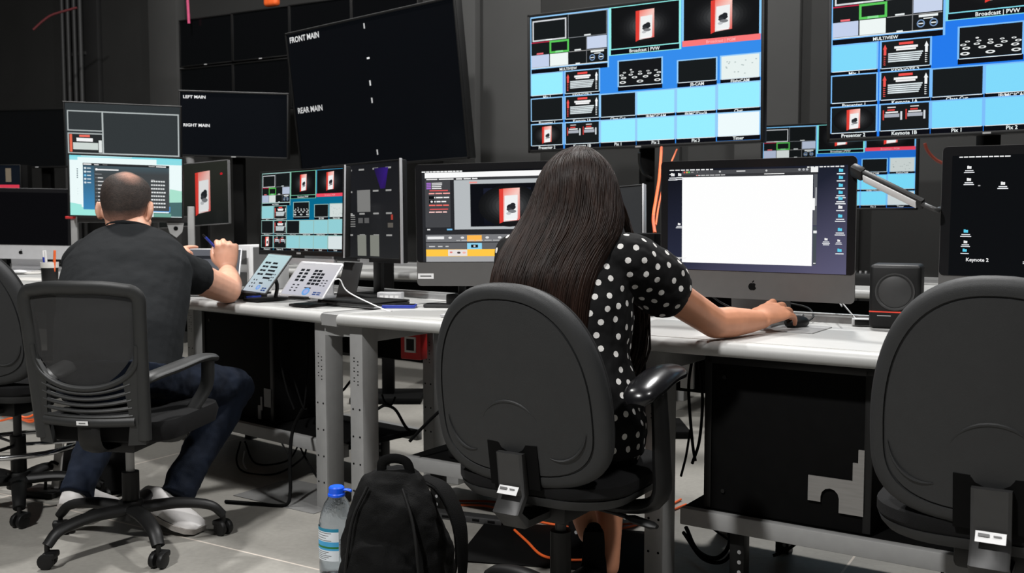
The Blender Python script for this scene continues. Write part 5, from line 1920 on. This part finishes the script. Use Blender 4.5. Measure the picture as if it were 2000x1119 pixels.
g = MB()
rings = []
for q in range(15):
    t = q / 14
    ring = []
    for i in range(44):
        th = 2 * math.pi * i / 44
        z = hl(th) + (.1165 - hl(th)) * (t ** .8)
        rx, ry, cy = headp(min(z, .1149))
        e = .0055 * min(1, t * 5) + .0008
        ring.append(HM @ (V(((rx + e) * math.sin(th), cy + (ry + e) * math.cos(th), z + e * .6 * t)) * KM) - OM)
    rings.append(ring)
g.loft(rings, cap0=False)


def thin_hair():
    m = M_hair_m.copy(); m.name = 'short_brown_hair_thin_crown'
    nt = m.node_tree; p = nt.nodes['Principled BSDF']
    a = nt.nodes.new('ShaderNodeAttribute'); a.attribute_name = 'thin'
    n = nt.nodes.new('ShaderNodeTexNoise'); n.inputs['Scale'].default_value = 45; n.inputs['Detail'].default_value = 4
    tc = nt.nodes.new('ShaderNodeTexCoord'); nt.links.new(tc.outputs['Object'], n.inputs['Vector'])
    ml = nt.nodes.new('ShaderNodeMath'); ml.operation = 'MULTIPLY'
    ad = nt.nodes.new('ShaderNodeMath'); ad.operation = 'ADD'; ad.inputs[1].default_value = 0.35
    nt.links.new(n.outputs['Fac'], ad.inputs[0]); nt.links.new(ad.outputs[0], ml.inputs[0]); nt.links.new(a.outputs['Fac'], ml.inputs[1])
    mx = nt.nodes.new('ShaderNodeMix'); mx.data_type = 'RGBA'
    old = p.inputs['Base Color'].links[0].from_socket
    nt.links.new(ml.outputs[0], mx.inputs[0]); nt.links.new(old, mx.inputs[6]); mx.inputs[7].default_value = (*rgb(182, 132, 112), 1)
    nt.links.new(mx.outputs[2], p.inputs['Base Color'])
    return m


hm = g.build('hair', thin_hair(), man, sharp=80)
at = hm.data.attributes.new('thin', 'FLOAT', 'POINT')
cp = HM @ (V((.020, -.066, .090)) * KM) - OM
lo = HM.inverted()
for v in hm.data.vertices:
    d = (v.co - cp).length
    q = lo @ (v.co + OM) / KM
    edge = max(0.0, 1 - (q.z - hl(math.atan2(q.x, q.y))) / .035) if q.y < .02 else 0
    at.data[v.index].value = max(0, min(1, 1.15 * (1 - d / .050))) + .75 * min(1, max(0, edge))
# pen in the right hand, small black pointer in the left
a = wrR + V((-.055, .06, .095)); b = wrR + V((-.105, .04, .155))
pa, pb = px(421, 484, Y=4.27), px(401, 463, Y=4.24)
g = MB(); g.cyl(pa - (pb - pa) * .4, pb, .0055, .0055, 12); g.mi = 1; g.cyl(pb - (pb - pa) * .12, pb + (pb - pa) * .25, .005, .003, 10)
o = g.build('pen', [M_blue, M_black], origin=pa); o.location = pa; tag(o, 'blue and black pen held in the man\'s raised right hand', 'pen')

# ---- the woman
OW = V((.16, 2.60, 0))
wom = thing('person', 'person with very long dark hair in black polka-dot dress, hand on mouse', 'person', OW)
HW = Matrix.Translation((.182, 2.68, 1.152)) @ Matrix.Rotation(R(-26), 4, 'Z') @ Matrix.Rotation(R(-8), 4, 'X')
KW = 1.0
yw = -26
TW = [((.155, 2.59, .485), .185, .13, yw, (0, 0, 1)), ((.158, 2.595, .56), .188, .135, yw, (0, .05, 1)), ((.16, 2.60, .64), .162, .118, yw, (.03, .1, 1)), ((.162, 2.615, .74), .138, .10, yw, (.03, .1, 1)), ((.165, 2.63, .85), .148, .105, yw, (.02, .1, 1)), ((.165, 2.645, .93), .155, .098, yw, (0, .1, 1)), ((.165, 2.655, .985), .135, .08, yw, (0, .1, 1)), ((.168, 2.66, 1.02), .075, .062, yw, (0, .1, 1)), ((.17, 2.662, 1.035), .05, .05, yw, (0, .1, 1))]
sR, sL = V((.305, 2.60, .972)), V((.022, 2.735, .975))
eR, wR = V((.572, 2.80, .793)), V((.745, 2.955, .786))
eL, wL = V((.15, 3.03, .79)), V((.295, 2.915, .93))
hpR, hpL = V((.235, 2.575, .53)), V((.08, 2.64, .53))
kR, kL = V((.295, 2.975, .515)), V((.115, 3.00, .525))
aR, aL = V((.272, 2.755, .11)), V((.215, 2.74, .21))
g = MB()
head(g, HW, KW)
g.tube([(.168, 2.655, .99), (.172, 2.665, 1.04), HW @ V((0, -.012, -.05)), HW @ V((0, 0, 0))], [.058, .050, .048, .05], 16, smooth=4)
torso(g, [(c, rx * .94, ry * .94, y, u) for c, rx, ry, y, u in TW])
for sh, el, wr in ((sR, eR, wR), (sL, eL, wL)):
    limb(g, [sh, sh.lerp(el, .5) + V((0, 0, -.004)), el], [.050, .048, .043])
    limb(g, [el, el.lerp(wr, .3), el.lerp(wr, .7), wr], [.043, .045, .036, .026])
for h, k_, a in ((hpR, kR, aR), (hpL, kL, aL)):
    limb(g, [h, h.lerp(k_, .5), k_], [.085, .078, .055])
    limb(g, [k_, k_.lerp(a, .28) + V((0, -.008, 0)), k_.lerp(a, .65), a], [.052, .056, .042, .031])
dm = (MOUSE + V((0, 0, .03)) - wR)
hand(g, wR + V((0, 0, .006)), (dm.x, dm.y, .035), (.10, -.38, .92), (-.6, .75, 0), [(2, 20, 14), (6, 26, 16), (10, 30, 18), (14, 34, 20)], (16, 12), 1.16, .13)
hand(g, wL, (.75, -.45, .48), (-.3, -.75, .3), (0, 0, 1), [(25, 35, 20)] * 4, (25, 20), 0.92)
g.build('body', M_skin_w, wom, OW, remesh=.0045, smooth_it=4)
face_parts(wom, HW, KW, OW, mat('lips_rose', rgb(170, 85, 85), 0.4))


def dotted():
    m = bpy.data.materials.new('black_polka_dot_fabric')
    m.use_nodes = True
    nt = m.node_tree; p = nt.nodes['Principled BSDF']
    p.inputs['Roughness'].default_value = .8
    p.inputs['Specular IOR Level'].default_value = .2
    a = nt.nodes.new('ShaderNodeAttribute'); a.attribute_name = 'dot'
    lt = nt.nodes.new('ShaderNodeMath'); lt.operation = 'LESS_THAN'; lt.inputs[1].default_value = .0082
    nt.links.new(a.outputs['Fac'], lt.inputs[0])
    mx = nt.nodes.new('ShaderNodeMix'); mx.data_type = 'RGBA'
    mx.inputs[6].default_value = (*rgb(11, 11, 12), 1); mx.inputs[7].default_value = (*rgb(215, 213, 210), 1)
    nt.links.new(lt.outputs[0], mx.inputs[0]); nt.links.new(mx.outputs[2], p.inputs['Base Color'])
    n = nt.nodes.new('ShaderNodeTexNoise'); n.inputs['Scale'].default_value = 400
    tc = nt.nodes.new('ShaderNodeTexCoord'); nt.links.new(tc.outputs['Object'], n.inputs['Vector'])
    b = nt.nodes.new('ShaderNodeBump'); b.inputs['Strength'].default_value = .2; b.inputs['Distance'].default_value = .001
    nt.links.new(n.outputs['Fac'], b.inputs['Height']); nt.links.new(b.outputs[0], p.inputs['Normal'])
    return m


g = MB()
torso(g, [(c, rx + .010, ry + .012, y, u) for c, rx, ry, y, u in TW[:-2]] + [((.168, 2.658, 1.012), .088, .072, yw, (0, .1, 1))])
for sh, el, f in ((sR, eR, .49), (sL, eL, .5)):
    e = sh.lerp(el, f)
    g.tube([sh + (V((.165, 2.65, .97)) - sh) * .3, sh + V((0, 0, .006)), sh.lerp(el, f * .45) + V((.0, 0, .008)), sh.lerp(el, f * .8) + V((0, 0, -.004)), e], [.068, .072, .080, .080, .066], 20, smooth=5)
for h, k_ in ((hpR, kR), (hpL, kL)):
    limb(g, [h, h.lerp(k_, .5), h.lerp(k_, .78)], [.118, .100, .088])
g.ellipsoid((.20, 2.575, .555), (.155, .145, .105))
dress = g.build('dress', dotted(), wom, OW, remesh=.0055, smooth_it=5)
wrinkle(dress, .006, 11.0, 5.0)
wrinkle(dress, .003, 26.0, 2.0)
from mathutils import kdtree
vs = [v.co.copy() for v in dress.data.vertices]
rnd = random.Random(5)
order = list(range(len(vs))); rnd.shuffle(order)
cell = {}
S_ = .0335
pts = []
for i in order:
    c = vs[i]; key = (int(c.x // S_), int(c.y // S_), int(c.z // S_))
    ok = True
    for dx in (-1, 0, 1):
        for dy in (-1, 0, 1):
            for dz in (-1, 0, 1):
                for q in cell.get((key[0] + dx, key[1] + dy, key[2] + dz), ()):
                    if (q - c).length < S_:
                        ok = False
    if ok:
        cell.setdefault(key, []).append(c); pts.append(c)
kd = kdtree.KDTree(len(pts))
for i, c in enumerate(pts):
    kd.insert(c, i)
kd.balance()
at = dress.data.attributes.new('dot', 'FLOAT', 'POINT')
for i, c in enumerate(vs):
    at.data[i].value = kd.find(c)[2]
shoe(wom, V((.265, 2.70, .006)), V((.305, 2.92, .004)), (0, 0, 1), OW, .85, M_gloss, M_blackm, True)
shoe(wom, aL + V((.0, -.045, -.035)), aL + V((.03, .02, -.235)), (.1, -1, -.2), OW, .85, M_gloss, M_blackm, True) if False else shoe(wom, aL + V((.008, -.066, .022)), aL + V((.016, .012, -.18)), (.1, .95, .3), OW, .85, M_gloss, M_blackm, True)

# hair: levels as (height, centre x, centre y, half width, half depth, half angle)
HL = []
for y, xl, xr, yc, ry, A in ((287, 1120, 1142, 2.675, .014, 180), (294, 1098, 1160, 2.675, .048, 180), (306, 1080, 1176, 2.675, .075, 178), (325, 1063, 1194, 2.675, .098, 165), (350, 1049, 1207, 2.672, .112, 135), (385, 1038, 1215, 2.665, .115, 118), (422, 1019, 1221, 2.65, .112, 110), (458, 996, 1214, 2.625, .10, 105), (495, 972, 1190, 2.60, .085, 100), (535, 957, 1170, 2.575, .078, 100), (580, 951, 1158, 2.56, .072, 100), (630, 950, 1152, 2.55, .066, 100), (690, 962, 1148, 2.545, .06, 100), (745, 985, 1143, 2.54, .055, 100)):
    Y = yc - ry * .6
    a, b = px(xl, y, Y=Y + .04), px(xr, y, Y=Y + .04)
    HL.append((a.z, (a.x + b.x) / 2, yc, (b.x - a.x) / 2, ry, A))


def hair_pt(k, u, inset=0.0):
    """k level (float), u -1..1 across"""
    i = min(int(k), len(HL) - 2); f = k - i
    z, cx, cy, rx, ry, A = [HL[i][q] * (1 - f) + HL[i + 1][q] * f for q in range(6)]
    a = R(A) * u
    tw = R(-16)
    x, y = (rx - inset) * math.sin(a), -(ry - inset) * math.cos(a)
    return V((cx + x * math.cos(tw) - y * math.sin(tw) * .5, cy + x * math.sin(tw) + y * math.cos(tw), z))


def hair_mat():
    m = mat('long_dark_brown_hair', rgb(33, 21, 16), .5, spec=.22, var=.5, scale=60, bump=.5, bscale=160, stretch=(1, 1, .06))
    p = m.node_tree.nodes['Principled BSDF']
    p.inputs['Anisotropic'].default_value = .6
    return m


M_hair = hair_mat()
g = MB()
rings = []
K = (len(HL) - 1) * 3
for q in range(K + 1):
    k = q / 3
    outer = [hair_pt(k, -1 + 2 * i / 48) for i in range(49)]
    inn = [hair_pt(k, .995 - 1.99 * i / 24, .022 if k > 2 else .004) for i in range(25)]
    ring = []
    for i, p in enumerate(outer):
        rr_ = .0022 * noise.noise(V((i * .9, k * .12, 0))) + .0012 * noise.noise(V((i * 2.7, k * .2, 4)))
        c = V((HL[min(int(k), len(HL) - 1)][1], 2.64, p.z))
        ring.append(p + (p - c).normalized() * rr_ * (1 if k > 1 else .3))
    rings.append(ring + inn)
g.loft(rings)
rnd = random.Random(11)
NS = 900
for i in range(NS):
    u = -1 + 2 * (i + rnd.random()) / NS
    k0 = rnd.uniform(.15, 1.6) if rnd.random() < .75 else rnd.uniform(2, 6)
    k1 = len(HL) - 1 - rnd.uniform(0, 1.2) * (1 if rnd.random() < .8 else 2.5)
    ph = rnd.uniform(0, 9); am = rnd.uniform(.004, .02)
    off = rnd.uniform(-.002, .0022)
    pts = []
    nseg = 13
    for q in range(nseg):
        k = k0 + (k1 - k0) * q / (nseg - 1)
        uu = max(-1, min(1, u + am * math.sin(k * .7 + ph)))
        pts.append(hair_pt(k, uu, -off if k > 1.5 else -.0015))
    r = rnd.uniform(.0010, .0022)
    g.tube(pts, [r * .5, r, r, r, r * .8, r * .25], 5, smooth=2)
# lock falling in front of the right shoulder
for i in range(46):
    j = lambda s: V((rnd.uniform(-s, s), rnd.uniform(-s, s), 0))
    d = V((.018 * (i % 7 - 3) / 3, 0, 0))
    pts = [px(1204, 372, Y=2.66) + j(.006), px(1222, 430, Y=2.66) + j(.008), px(1238, 480, Y=2.70) + j(.010), px(1246, 515, Y=2.735) + j(.012) + d * .6, px(1248, 590, Y=2.75) + j(.014) + d, px(1242, 680, Y=2.735) + j(.014) + d * 1.4, px(1228 - (i % 5) * 6, 735 + (i % 4) * 12, Y=2.72) + j(.012) + d]
    r = rnd.uniform(.0025, .0045)
    g.tube(pts, [r, r, r, r, r, r * .8, r * .2], 5, smooth=3)
hair = g.build('hair', M_hair, wom, OW, sharp=80)
# ------------------------------------------------------------------ floor things: bottle, backpack, mats
def clear_plastic(name, col, alpha_rough=.05):
    m = bpy.data.materials.new(name)
    m.use_nodes = True
    nt = m.node_tree; p = nt.nodes['Principled BSDF']
    p.inputs['Base Color'].default_value = (*col, 1)
    p.inputs['Roughness'].default_value = alpha_rough
    p.inputs['Transmission Weight'].default_value = 1.0
    p.inputs['IOR'].default_value = 1.33
    n = nt.nodes.new('ShaderNodeTexNoise'); n.inputs['Scale'].default_value = 30
    b = nt.nodes.new('ShaderNodeBump'); b.inputs['Strength'].default_value = .15; b.inputs['Distance'].default_value = .002
    nt.links.new(n.outputs['Fac'], b.inputs['Height']); nt.links.new(b.outputs[0], p.inputs['Normal'])
    return m


M_pet = clear_plastic('clear_bottle_plastic', (.90, .95, 1.0))
bt = thing('water_bottle', 'large clear water bottle with blue cap standing left of the backpack', 'bottle', V((-.530, 2.965, 0)))
K = 1.0
g = MB()
prof = [(0, .004), (.03, .002), (.05, .008), (.054, .02), (.054, .055), (.0515, .06), (.054, .065), (.054, .10), (.0515, .105), (.054, .11), (.054, .165), (.0525, .18), (.047, .205), (.036, .232), (.024, .250), (.019, .258), (.019, .272)]
inner = [(max(r - .0012, 0), z + .0012) for r, z in prof[::-1]]
g.lathe(prof + [(.0178, .272)] + inner[1:], seg=32)
g.build('bottle_body', M_pet, bt, sharp=60)
g = MB(); g.lathe([(0, .0055), (.0515, .011), (.0525, .055), (.0525, .1), (0, .1)], seg=32); g.build('water', clear_plastic('water', (.95, .98, 1)), bt, sharp=60)
# wrap-around label
M_lab = mat('bottle_label_white', rgb(225, 232, 238), .5, var=.02); M_lb2 = mat('bottle_label_blue', rgb(70, 165, 215), .5); M_lb3 = mat('bottle_label_green', rgb(40, 120, 60), .5); M_lb4 = mat('bottle_label_teal', rgb(30, 130, 160), .5)
g = MB()
bands = [(.068, .100, 0), (.100, .106, 1), (.106, .112, 2), (.112, .126, 1), (.126, .156, 0), (.156, .166, 3)]
for z0, z1, mi in bands:
    g.mi = mi
    a0, a1, n = R(165), R(285), 16
    g.loft([[V((.0552 * math.cos(a0 + (a1 - a0) * i / n), .0552 * math.sin(a0 + (a1 - a0) * i / n), z)) for i in range(n + 1)] for z in (z0, z1)], False, False, False)
g.mi = 4
for k in range(9):
    z = .153 - .0075 * k if k < 4 else .096 - .0055 * (k - 4)
    a0, a1, n = R(190), R(262 - (k % 3) * 9), 10
    g.loft([[V((.0555 * math.cos(a0 + (a1 - a0) * i / n), .0555 * math.sin(a0 + (a1 - a0) * i / n), zz)) for i in range(n + 1)] for zz in (z - .0018, z)], False, False, False)
g.build('bottle_label', [M_lab, M_lb2, M_lb3, M_lb4, M_grey], bt)
g = MB(); g.lathe([(0, .282), (.020, .282), (.0235, .278), (.0235, .262), (.026, .259), (.026, .253), (.0205, .253)][::-1], seg=28); g.tube([(.02, 0, .270), (.032, -.004, .272), (.043, -.006, .270), (.046, -.006, .266)], [.006, .006, .007, .004], 10, smooth=3, flat=(1.3, .6)); g.build('bottle_cap', M_bcap, bt)

# backpack
O = V((-.322, 2.74, 0))
bp = thing('backpack', 'black backpack slumped on the floor between bottle and office chair', 'backpack', O, R(-12))
g = MB()
lv = [(.0, .128, .085, 0), (.015, .148, .105, 0), (.08, .158, .118, .0), (.16, .155, .112, .004), (.24, .140, .10, .010), (.31, .115, .085, .018), (.36, .082, .062, .026), (.385, .045, .035, .03)]
rings = []
n = 36
for z, rx, ry, dy in lv:
    rings.append([V((math.copysign(abs(math.cos(a)) ** .75, math.cos(a)) * rx - z * .04, dy + math.copysign(abs(math.sin(a)) ** .75, math.sin(a)) * ry, z)) for a in (2 * math.pi * i / n for i in range(n))])
g.loft(rings)
# front pocket bulge
g.ellipsoid((-.02, -.10, .11), (.115, .045, .10), None, 24, 14)
pk = g.build('main_body', M_nylon, bp, remesh=.006, smooth_it=5)
wrinkle(pk, .014, 7.0, 2.0); wrinkle(pk, .005, 18.0, 4.0)
for s, a in ((-1, .0), (1, .0)):
    g = MB()
    g.tube([V((s * .05 - .015, -.055, .352)), V((s * .085 - .01, -.09, .27)), V((s * .10, -.125, .17)), V((s * .11, -.135, .07))], .0045, 8, smooth=6); g.build('zip_seam', M_black, bp)
g = MB(); g.tube([(-.05, .02, .365), (-.045, .015, .405), (-.01, .012, .418), (.025, .015, .408), (.035, .02, .37)], .009, 8, smooth=5, flat=(1.6, .6)); g.build('top_loop', M_nylon, bp)
for P in ([(.06, .07, .355), (.125, .05, .33), (.175, .02, .25), (.19, .0, .15), (.185, -.005, .07), (.165, .0, .03)], [(-.02, .09, .35), (.07, .13, .31), (.13, .13, .2), (.14, .11, .08), (.12, .09, .03)]):
    g = MB(); g.tube(P, [.016, .022, .022, .018, .012, .010], 10, smooth=5, flat=(1.3, .35)); g.build('shoulder_strap', M_nylon, bp)
g = MB(); g.tube([(.165, 0, .035), (.19, -.04, .012), (.215, -.09, .006), (.19, -.13, .005), (.15, -.14, .005)], .010, 8, smooth=5, flat=(1.4, .3)); g.build('strap_tail', M_nylon, bp)

# flat things on the floor
g = MB(); g.box((0, 0, .002), (.62, .42, .004), None, .001); o = g.build('floor_mat', M_blackm); o.location = px(1098, 1068, z=0.0) + V((0, 0, .0005)); o.rotation_euler = (0, 0, R(-12)); tag(o, 'thin black mat on the floor beneath the woman\'s chair', 'mat')
M_sheet = mat('shiny_grey_sheet', rgb(125, 125, 124), .2, .0, var=.05)
g = MB(); g.box((0, 0, .001), (.44, .30, .002)); o = g.build('metal_sheet', M_sheet); o.location = px(588, 968, z=0.0) + V((0, 0, .0005)); o.rotation_euler = (0, 0, R(-34)); tag(o, 'shiny grey sheet lying on the floor left of the desk legs', 'sheet')
# perforated rail on the floor
c = px(905, 1015, z=0.0)
t = thing('perforated_rail', 'dark perforated metal rail lying on the floor behind the centre chair', 'rail', c, R(-22))
g = MB(); g.box((0, 0, .012), (.32, .05, .024), None, .004); g.build('rail', M_dgrey, t)
g = MB()
for k in range(5):
    g.box((-.12 + .06 * k, -.0245, .012), (.028, .003, .010), None, .001)
g.build('slots', M_blackm, t)
t = thing('power_strip', 'black power strip with red light on the middle shelf', 'power strip', FR.p(0.42, 0.33, 0.201), FR.a)
g = MB(); g.box((0, 0, .02), (.30, .06, .038), None, .005); g.build('body', M_black, t)
ml = bpy.data.materials.new('red_light'); ml.use_nodes = True
ml.node_tree.nodes['Principled BSDF'].inputs['Emission Color'].default_value = (1, .02, .05, 1); ml.node_tree.nodes['Principled BSDF'].inputs['Emission Strength'].default_value = 6
g = MB(); g.box((.08, -.0305, .026), (.022, .002, .010), None, .0005); g.build('indicator_light', ml, t)
g = MB()
for k in range(4):
    g.cyl((-.11 + .05 * k, 0, .0385), (-.11 + .05 * k, 0, .0395), .017, seg=16)
g.build('sockets', M_dgrey, t)
# bag and board by the man's left foot
t = thing('tote_bag', 'black bag on the floor left of the man\'s white shoe', 'bag', px(118, 985, z=0.0) + V((.05, .22, 0)), R(-20))
g = MB()
g.loft([[V((math.copysign(abs(math.cos(a)) ** .6, math.cos(a)) * rx, math.copysign(abs(math.sin(a)) ** .6, math.sin(a)) * ry, z)) for a in (2 * math.pi * i / 24 for i in range(24))] for z, rx, ry in ((0, .13, .08), (.02, .15, .10), (.12, .14, .085), (.2, .12, .05), (.22, .11, .03))])
g.build('body', M_nylon, t)
g = MB(); g.tube([(-.08, -.03, .2), (-.06, -.06, .27), (.05, -.06, .27), (.08, -.03, .2)], .007, 8, smooth=5); g.build('handle', M_nylon, t)
t = thing('floor_stand', 'beige upright strip on black foot beside the bag at far left', 'stand', px(62, 972, z=0.0) + V((.03, .05, 0)), R(-15))
g = MB(); g.box((0, 0, .012), (.16, .12, .022), None, .004); g.build('foot', M_black, t)
g = MB(); g.box((.05, .02, .15), (.035, .012, .28), Matrix.Rotation(R(8), 3, 'Y'), .002); g.build('strip', M_paper, t)
g = MB(); g.tube([(.0, 0, .02), (.01, .0, .1), (.03, .005, .13), (.055, .012, .12)], .006, 8, smooth=4); g.build('hook', M_black, t)

# ------------------------------------------------------------------ cables
Z0 = .006
cable('orange power cord running along the floor beneath the centre chair', [px(880, 985, z=Z0), px(960, 990, z=Z0), px(1060, 1020, z=Z0), px(1160, 1032, z=Z0), px(1225, 1030, z=Z0), px(1290, 1005, z=Z0), px(1340, 985, z=Z0)], .0042, M_orange)
cable('second orange cord along the floor, just behind the first', [px(885, 978, z=Z0), px(980, 982, z=Z0), px(1100, 1012, z=Z0), px(1235, 1022, z=Z0), px(1330, 975, z=Z0)], .0042, M_orange)
cable('orange cord crossing the black floor mat', [px(1005, 1035, z=.012), px(1030, 1058, z=.011), px(1058, 1084, z=.011), px(1100, 1093, z=.011), px(1150, 1093, z=.011), px(1200, 1088, z=.011)], .0045, M_orange)
a = px(1291, 296, Y=4.2); b = px(1276, 458, Y=3.68)
cable('thick orange cable hanging left of the blank-page computer', [px(1292, 288, Y=4.75), px(1288, 345, Y=4.3), px(1282, 385, Y=4.05), px(1276, 425, Y=3.9), px(1279, 455, Y=3.82)], .0068, M_orange)
cable('thin orange cable hanging left of the blank-page computer', [px(1322, 292, Y=4.75), px(1302, 340, Y=4.35), px(1288, 395, Y=4.12), px(1281, 440, Y=3.95)], .004, M_orange)
cable('black cable drooping from the bright display above the woman', [px(1248, 298, Y=4.85), px(1249, 320, Y=4.9), px(1256, 338, Y=4.95), px(1272, 348, Y=4.98)], .006, M_black)
cable('red cable curving behind the lamp at upper right', [px(1806, 280, Y=4.9), px(1812, 295, Y=4.9), px(1828, 312, Y=4.9), px(1850, 322, Y=4.9)], .008, mat('rust_cable', rgb(140, 60, 45), .5))
# bundles under the desks: (points in px + depth)
droops = [
    ('black cable looping from desk to floor left of the paired desk legs', [(590, 800, 3.95), (572, 840, 3.8), (566, 900, 3.75), (567, 960, 3.72), (556, 990, 3.70), (500, 994, 3.72), (440, 985, 3.75)], .007),
    ('thin black cable hanging just left of the desk legs, nearest the case', [(545, 630, 4.25), (548, 700, 4.2), (560, 760, 4.15), (575, 800, 4.1)], .004),
    ('thin black cable hanging beneath the tablets, left of middle', [(563, 640, 4.3), (570, 720, 4.25), (590, 790, 4.2), (600, 800, 4.18)], .004),
    ('black cable hanging beneath the tablets close to the leg', [(600, 640, 4.3), (602, 700, 4.25), (598, 760, 4.2), (594, 795, 4.18)], .004),
    ('thin black cable behind the leg reaching down to the floor', [(580, 860, 4.2), (600, 900, 4.1), (630, 945, 4.0), (660, 950, 3.95)], .004),
    ('black cable sagging between shelf and floor by the left shelf leg', [(470, 862, 4.3), (462, 900, 4.25), (480, 930, 4.2), (540, 925, 4.15), (590, 895, 4.1), (600, 865, 4.1)], .004),
    ('second black cable sagging between shelf and floor by the left shelf leg', [(478, 862, 4.35), (500, 905, 4.3), (560, 900, 4.3), (585, 866, 4.3)], .004),
    ('black cable arching right of the paired desk legs', [(735, 800, 3.9), (752, 792, 3.9), (772, 800, 3.9), (790, 830, 3.9), (800, 842, 3.9)], .006),
    ('black cable hanging below the red box', [(746, 770, 4.0), (752, 785, 4.0), (765, 790, 4.0), (772, 775, 4.0)], .004),
    ('long black cable slanting to the chair back behind the backpack', [(800, 862, 3.6), (830, 830, 3.65), (862, 800, 3.7), (880, 790, 3.7)], .006),
    ('black cable between the paired desk legs', [(660, 770, 3.95), (672, 760, 3.9), (684, 745, 3.9), (690, 740, 3.9)], .005),
    ('black cable hanging behind the armrest, left of the large case', [(1352, 700, 3.15), (1345, 760, 3.15), (1352, 860, 3.15), (1358, 900, 3.15)], .005),
    ('second black cable hanging behind the armrest, nearer the large case', [(1365, 700, 3.2), (1372, 780, 3.2), (1366, 860, 3.2), (1352, 905, 3.15)], .005),
    ('brown cable hanging between the armrest and the large case', [(1348, 840, 3.3), (1340, 890, 3.2), (1330, 930, 3.15)], .004),
    ('black cable coil below the shelf beside the right desk leg', [(1340, 1030, 3.2), (1362, 1075, 3.1), (1400, 1090, 3.0), (1425, 1060, 3.05), (1418, 1010, 3.15)], .007),
    ('second black cable coil below the shelf, outermost loop', [(1335, 1040, 3.2), (1372, 1090, 3.05), (1415, 1095, 3.0), (1440, 1050, 3.05), (1436, 1000, 3.15)], .006),
    ('thin black cable crossing the coil below the shelf', [(1360, 1000, 3.25), (1390, 1030, 3.2), (1430, 1060, 3.1), (1450, 1085, 3.05)], .004),
    ('short black cable with bare end on the floor under the right shelf', [(1568, 1045, 2.9), (1556, 1060, 2.95), (1530, 1078, 2.98), (1510, 1085, 2.98)], .005),
    ('black cable hanging under the right shelf beside the chair', [(1820, 1090, 2.75), (1838, 1085, 2.75), (1842, 1110, 2.72), (1838, 1130, 2.7)], .005),
]
for lab, P, r in droops:
    pts = []
    for x, y, Y in P:
        q = px(x, y, Y=Y)
        q.z = max(q.z, r + .001)
        pts.append(q)
    cable(lab, pts, r, M_blackm, 'cable')
cable('white cable arcing below the left shelf', [px(478, 880, Y=4.3), px(476, 905, Y=4.3), px(490, 925, Y=4.25), px(515, 928, Y=4.25)], .004, M_lightgrey)
cable('white cable slanting below the left shelf', [px(545, 855, Y=4.3), px(552, 868, Y=4.28), px(562, 890, Y=4.25), px(566, 900, Y=4.22)], .004, M_lightgrey)
for k, (x, lab) in enumerate(((540, 'white cable bundle hanging behind the left equipment case'), (548, 'second white cable hanging behind the left equipment case'))):
    cable(lab, [px(x, 612, Y=4.35), px(x + 2, 640, Y=4.35), px(x - 1, 668, Y=4.35)], .007, M_lightgrey)
for k, (P, lab) in enumerate((([(0, 800), (25, 806), (50, 815), (75, 806)], 'orange thin cable in tangle at far left, highest strand'), ([(5, 812), (30, 808), (48, 820), (72, 818)], 'orange thin cable in tangle at far left, middle strand'), ([(0, 822), (30, 816), (60, 824), (78, 812)], 'orange thin cable in tangle at far left, lowest strand'))):
    cable(lab, [px(x, y, Y=4.6) for x, y in P], .005, M_orange)
# things high on the wall
cable('pink strap hanging down at the top left of the black displays', [px(365, -30, Y=7.75), px(367, 10, Y=7.75), px(369, 46, Y=7.75)], .011, M_pink)
cable('faint red cable draped high on the dark left wall', [px(65, 58, Y=8.3), px(85, 40, Y=8.3), px(105, 28, Y=8.3), px(150, 15, Y=8.3)], .010, mat('dark_red_cable', rgb(90, 30, 34), .6))
c = wpt(-1.68, .60, 2.628)
t = thing('orange_pouch', 'orange pouch on top of the black display block', 'bag', c + V((0, 0, .0)), R(-30))
g = MB(); g.box((0, 0, .06), (.13, .06, .12), None, .025, 3); g.build('body', M_orange, t)
g = MB(); g.tube([(-.04, 0, .115), (-.03, 0, .15), (.03, 0, .15), (.04, 0, .115)], .008, 8, smooth=4); g.build('handle', M_orange, t)
t = None
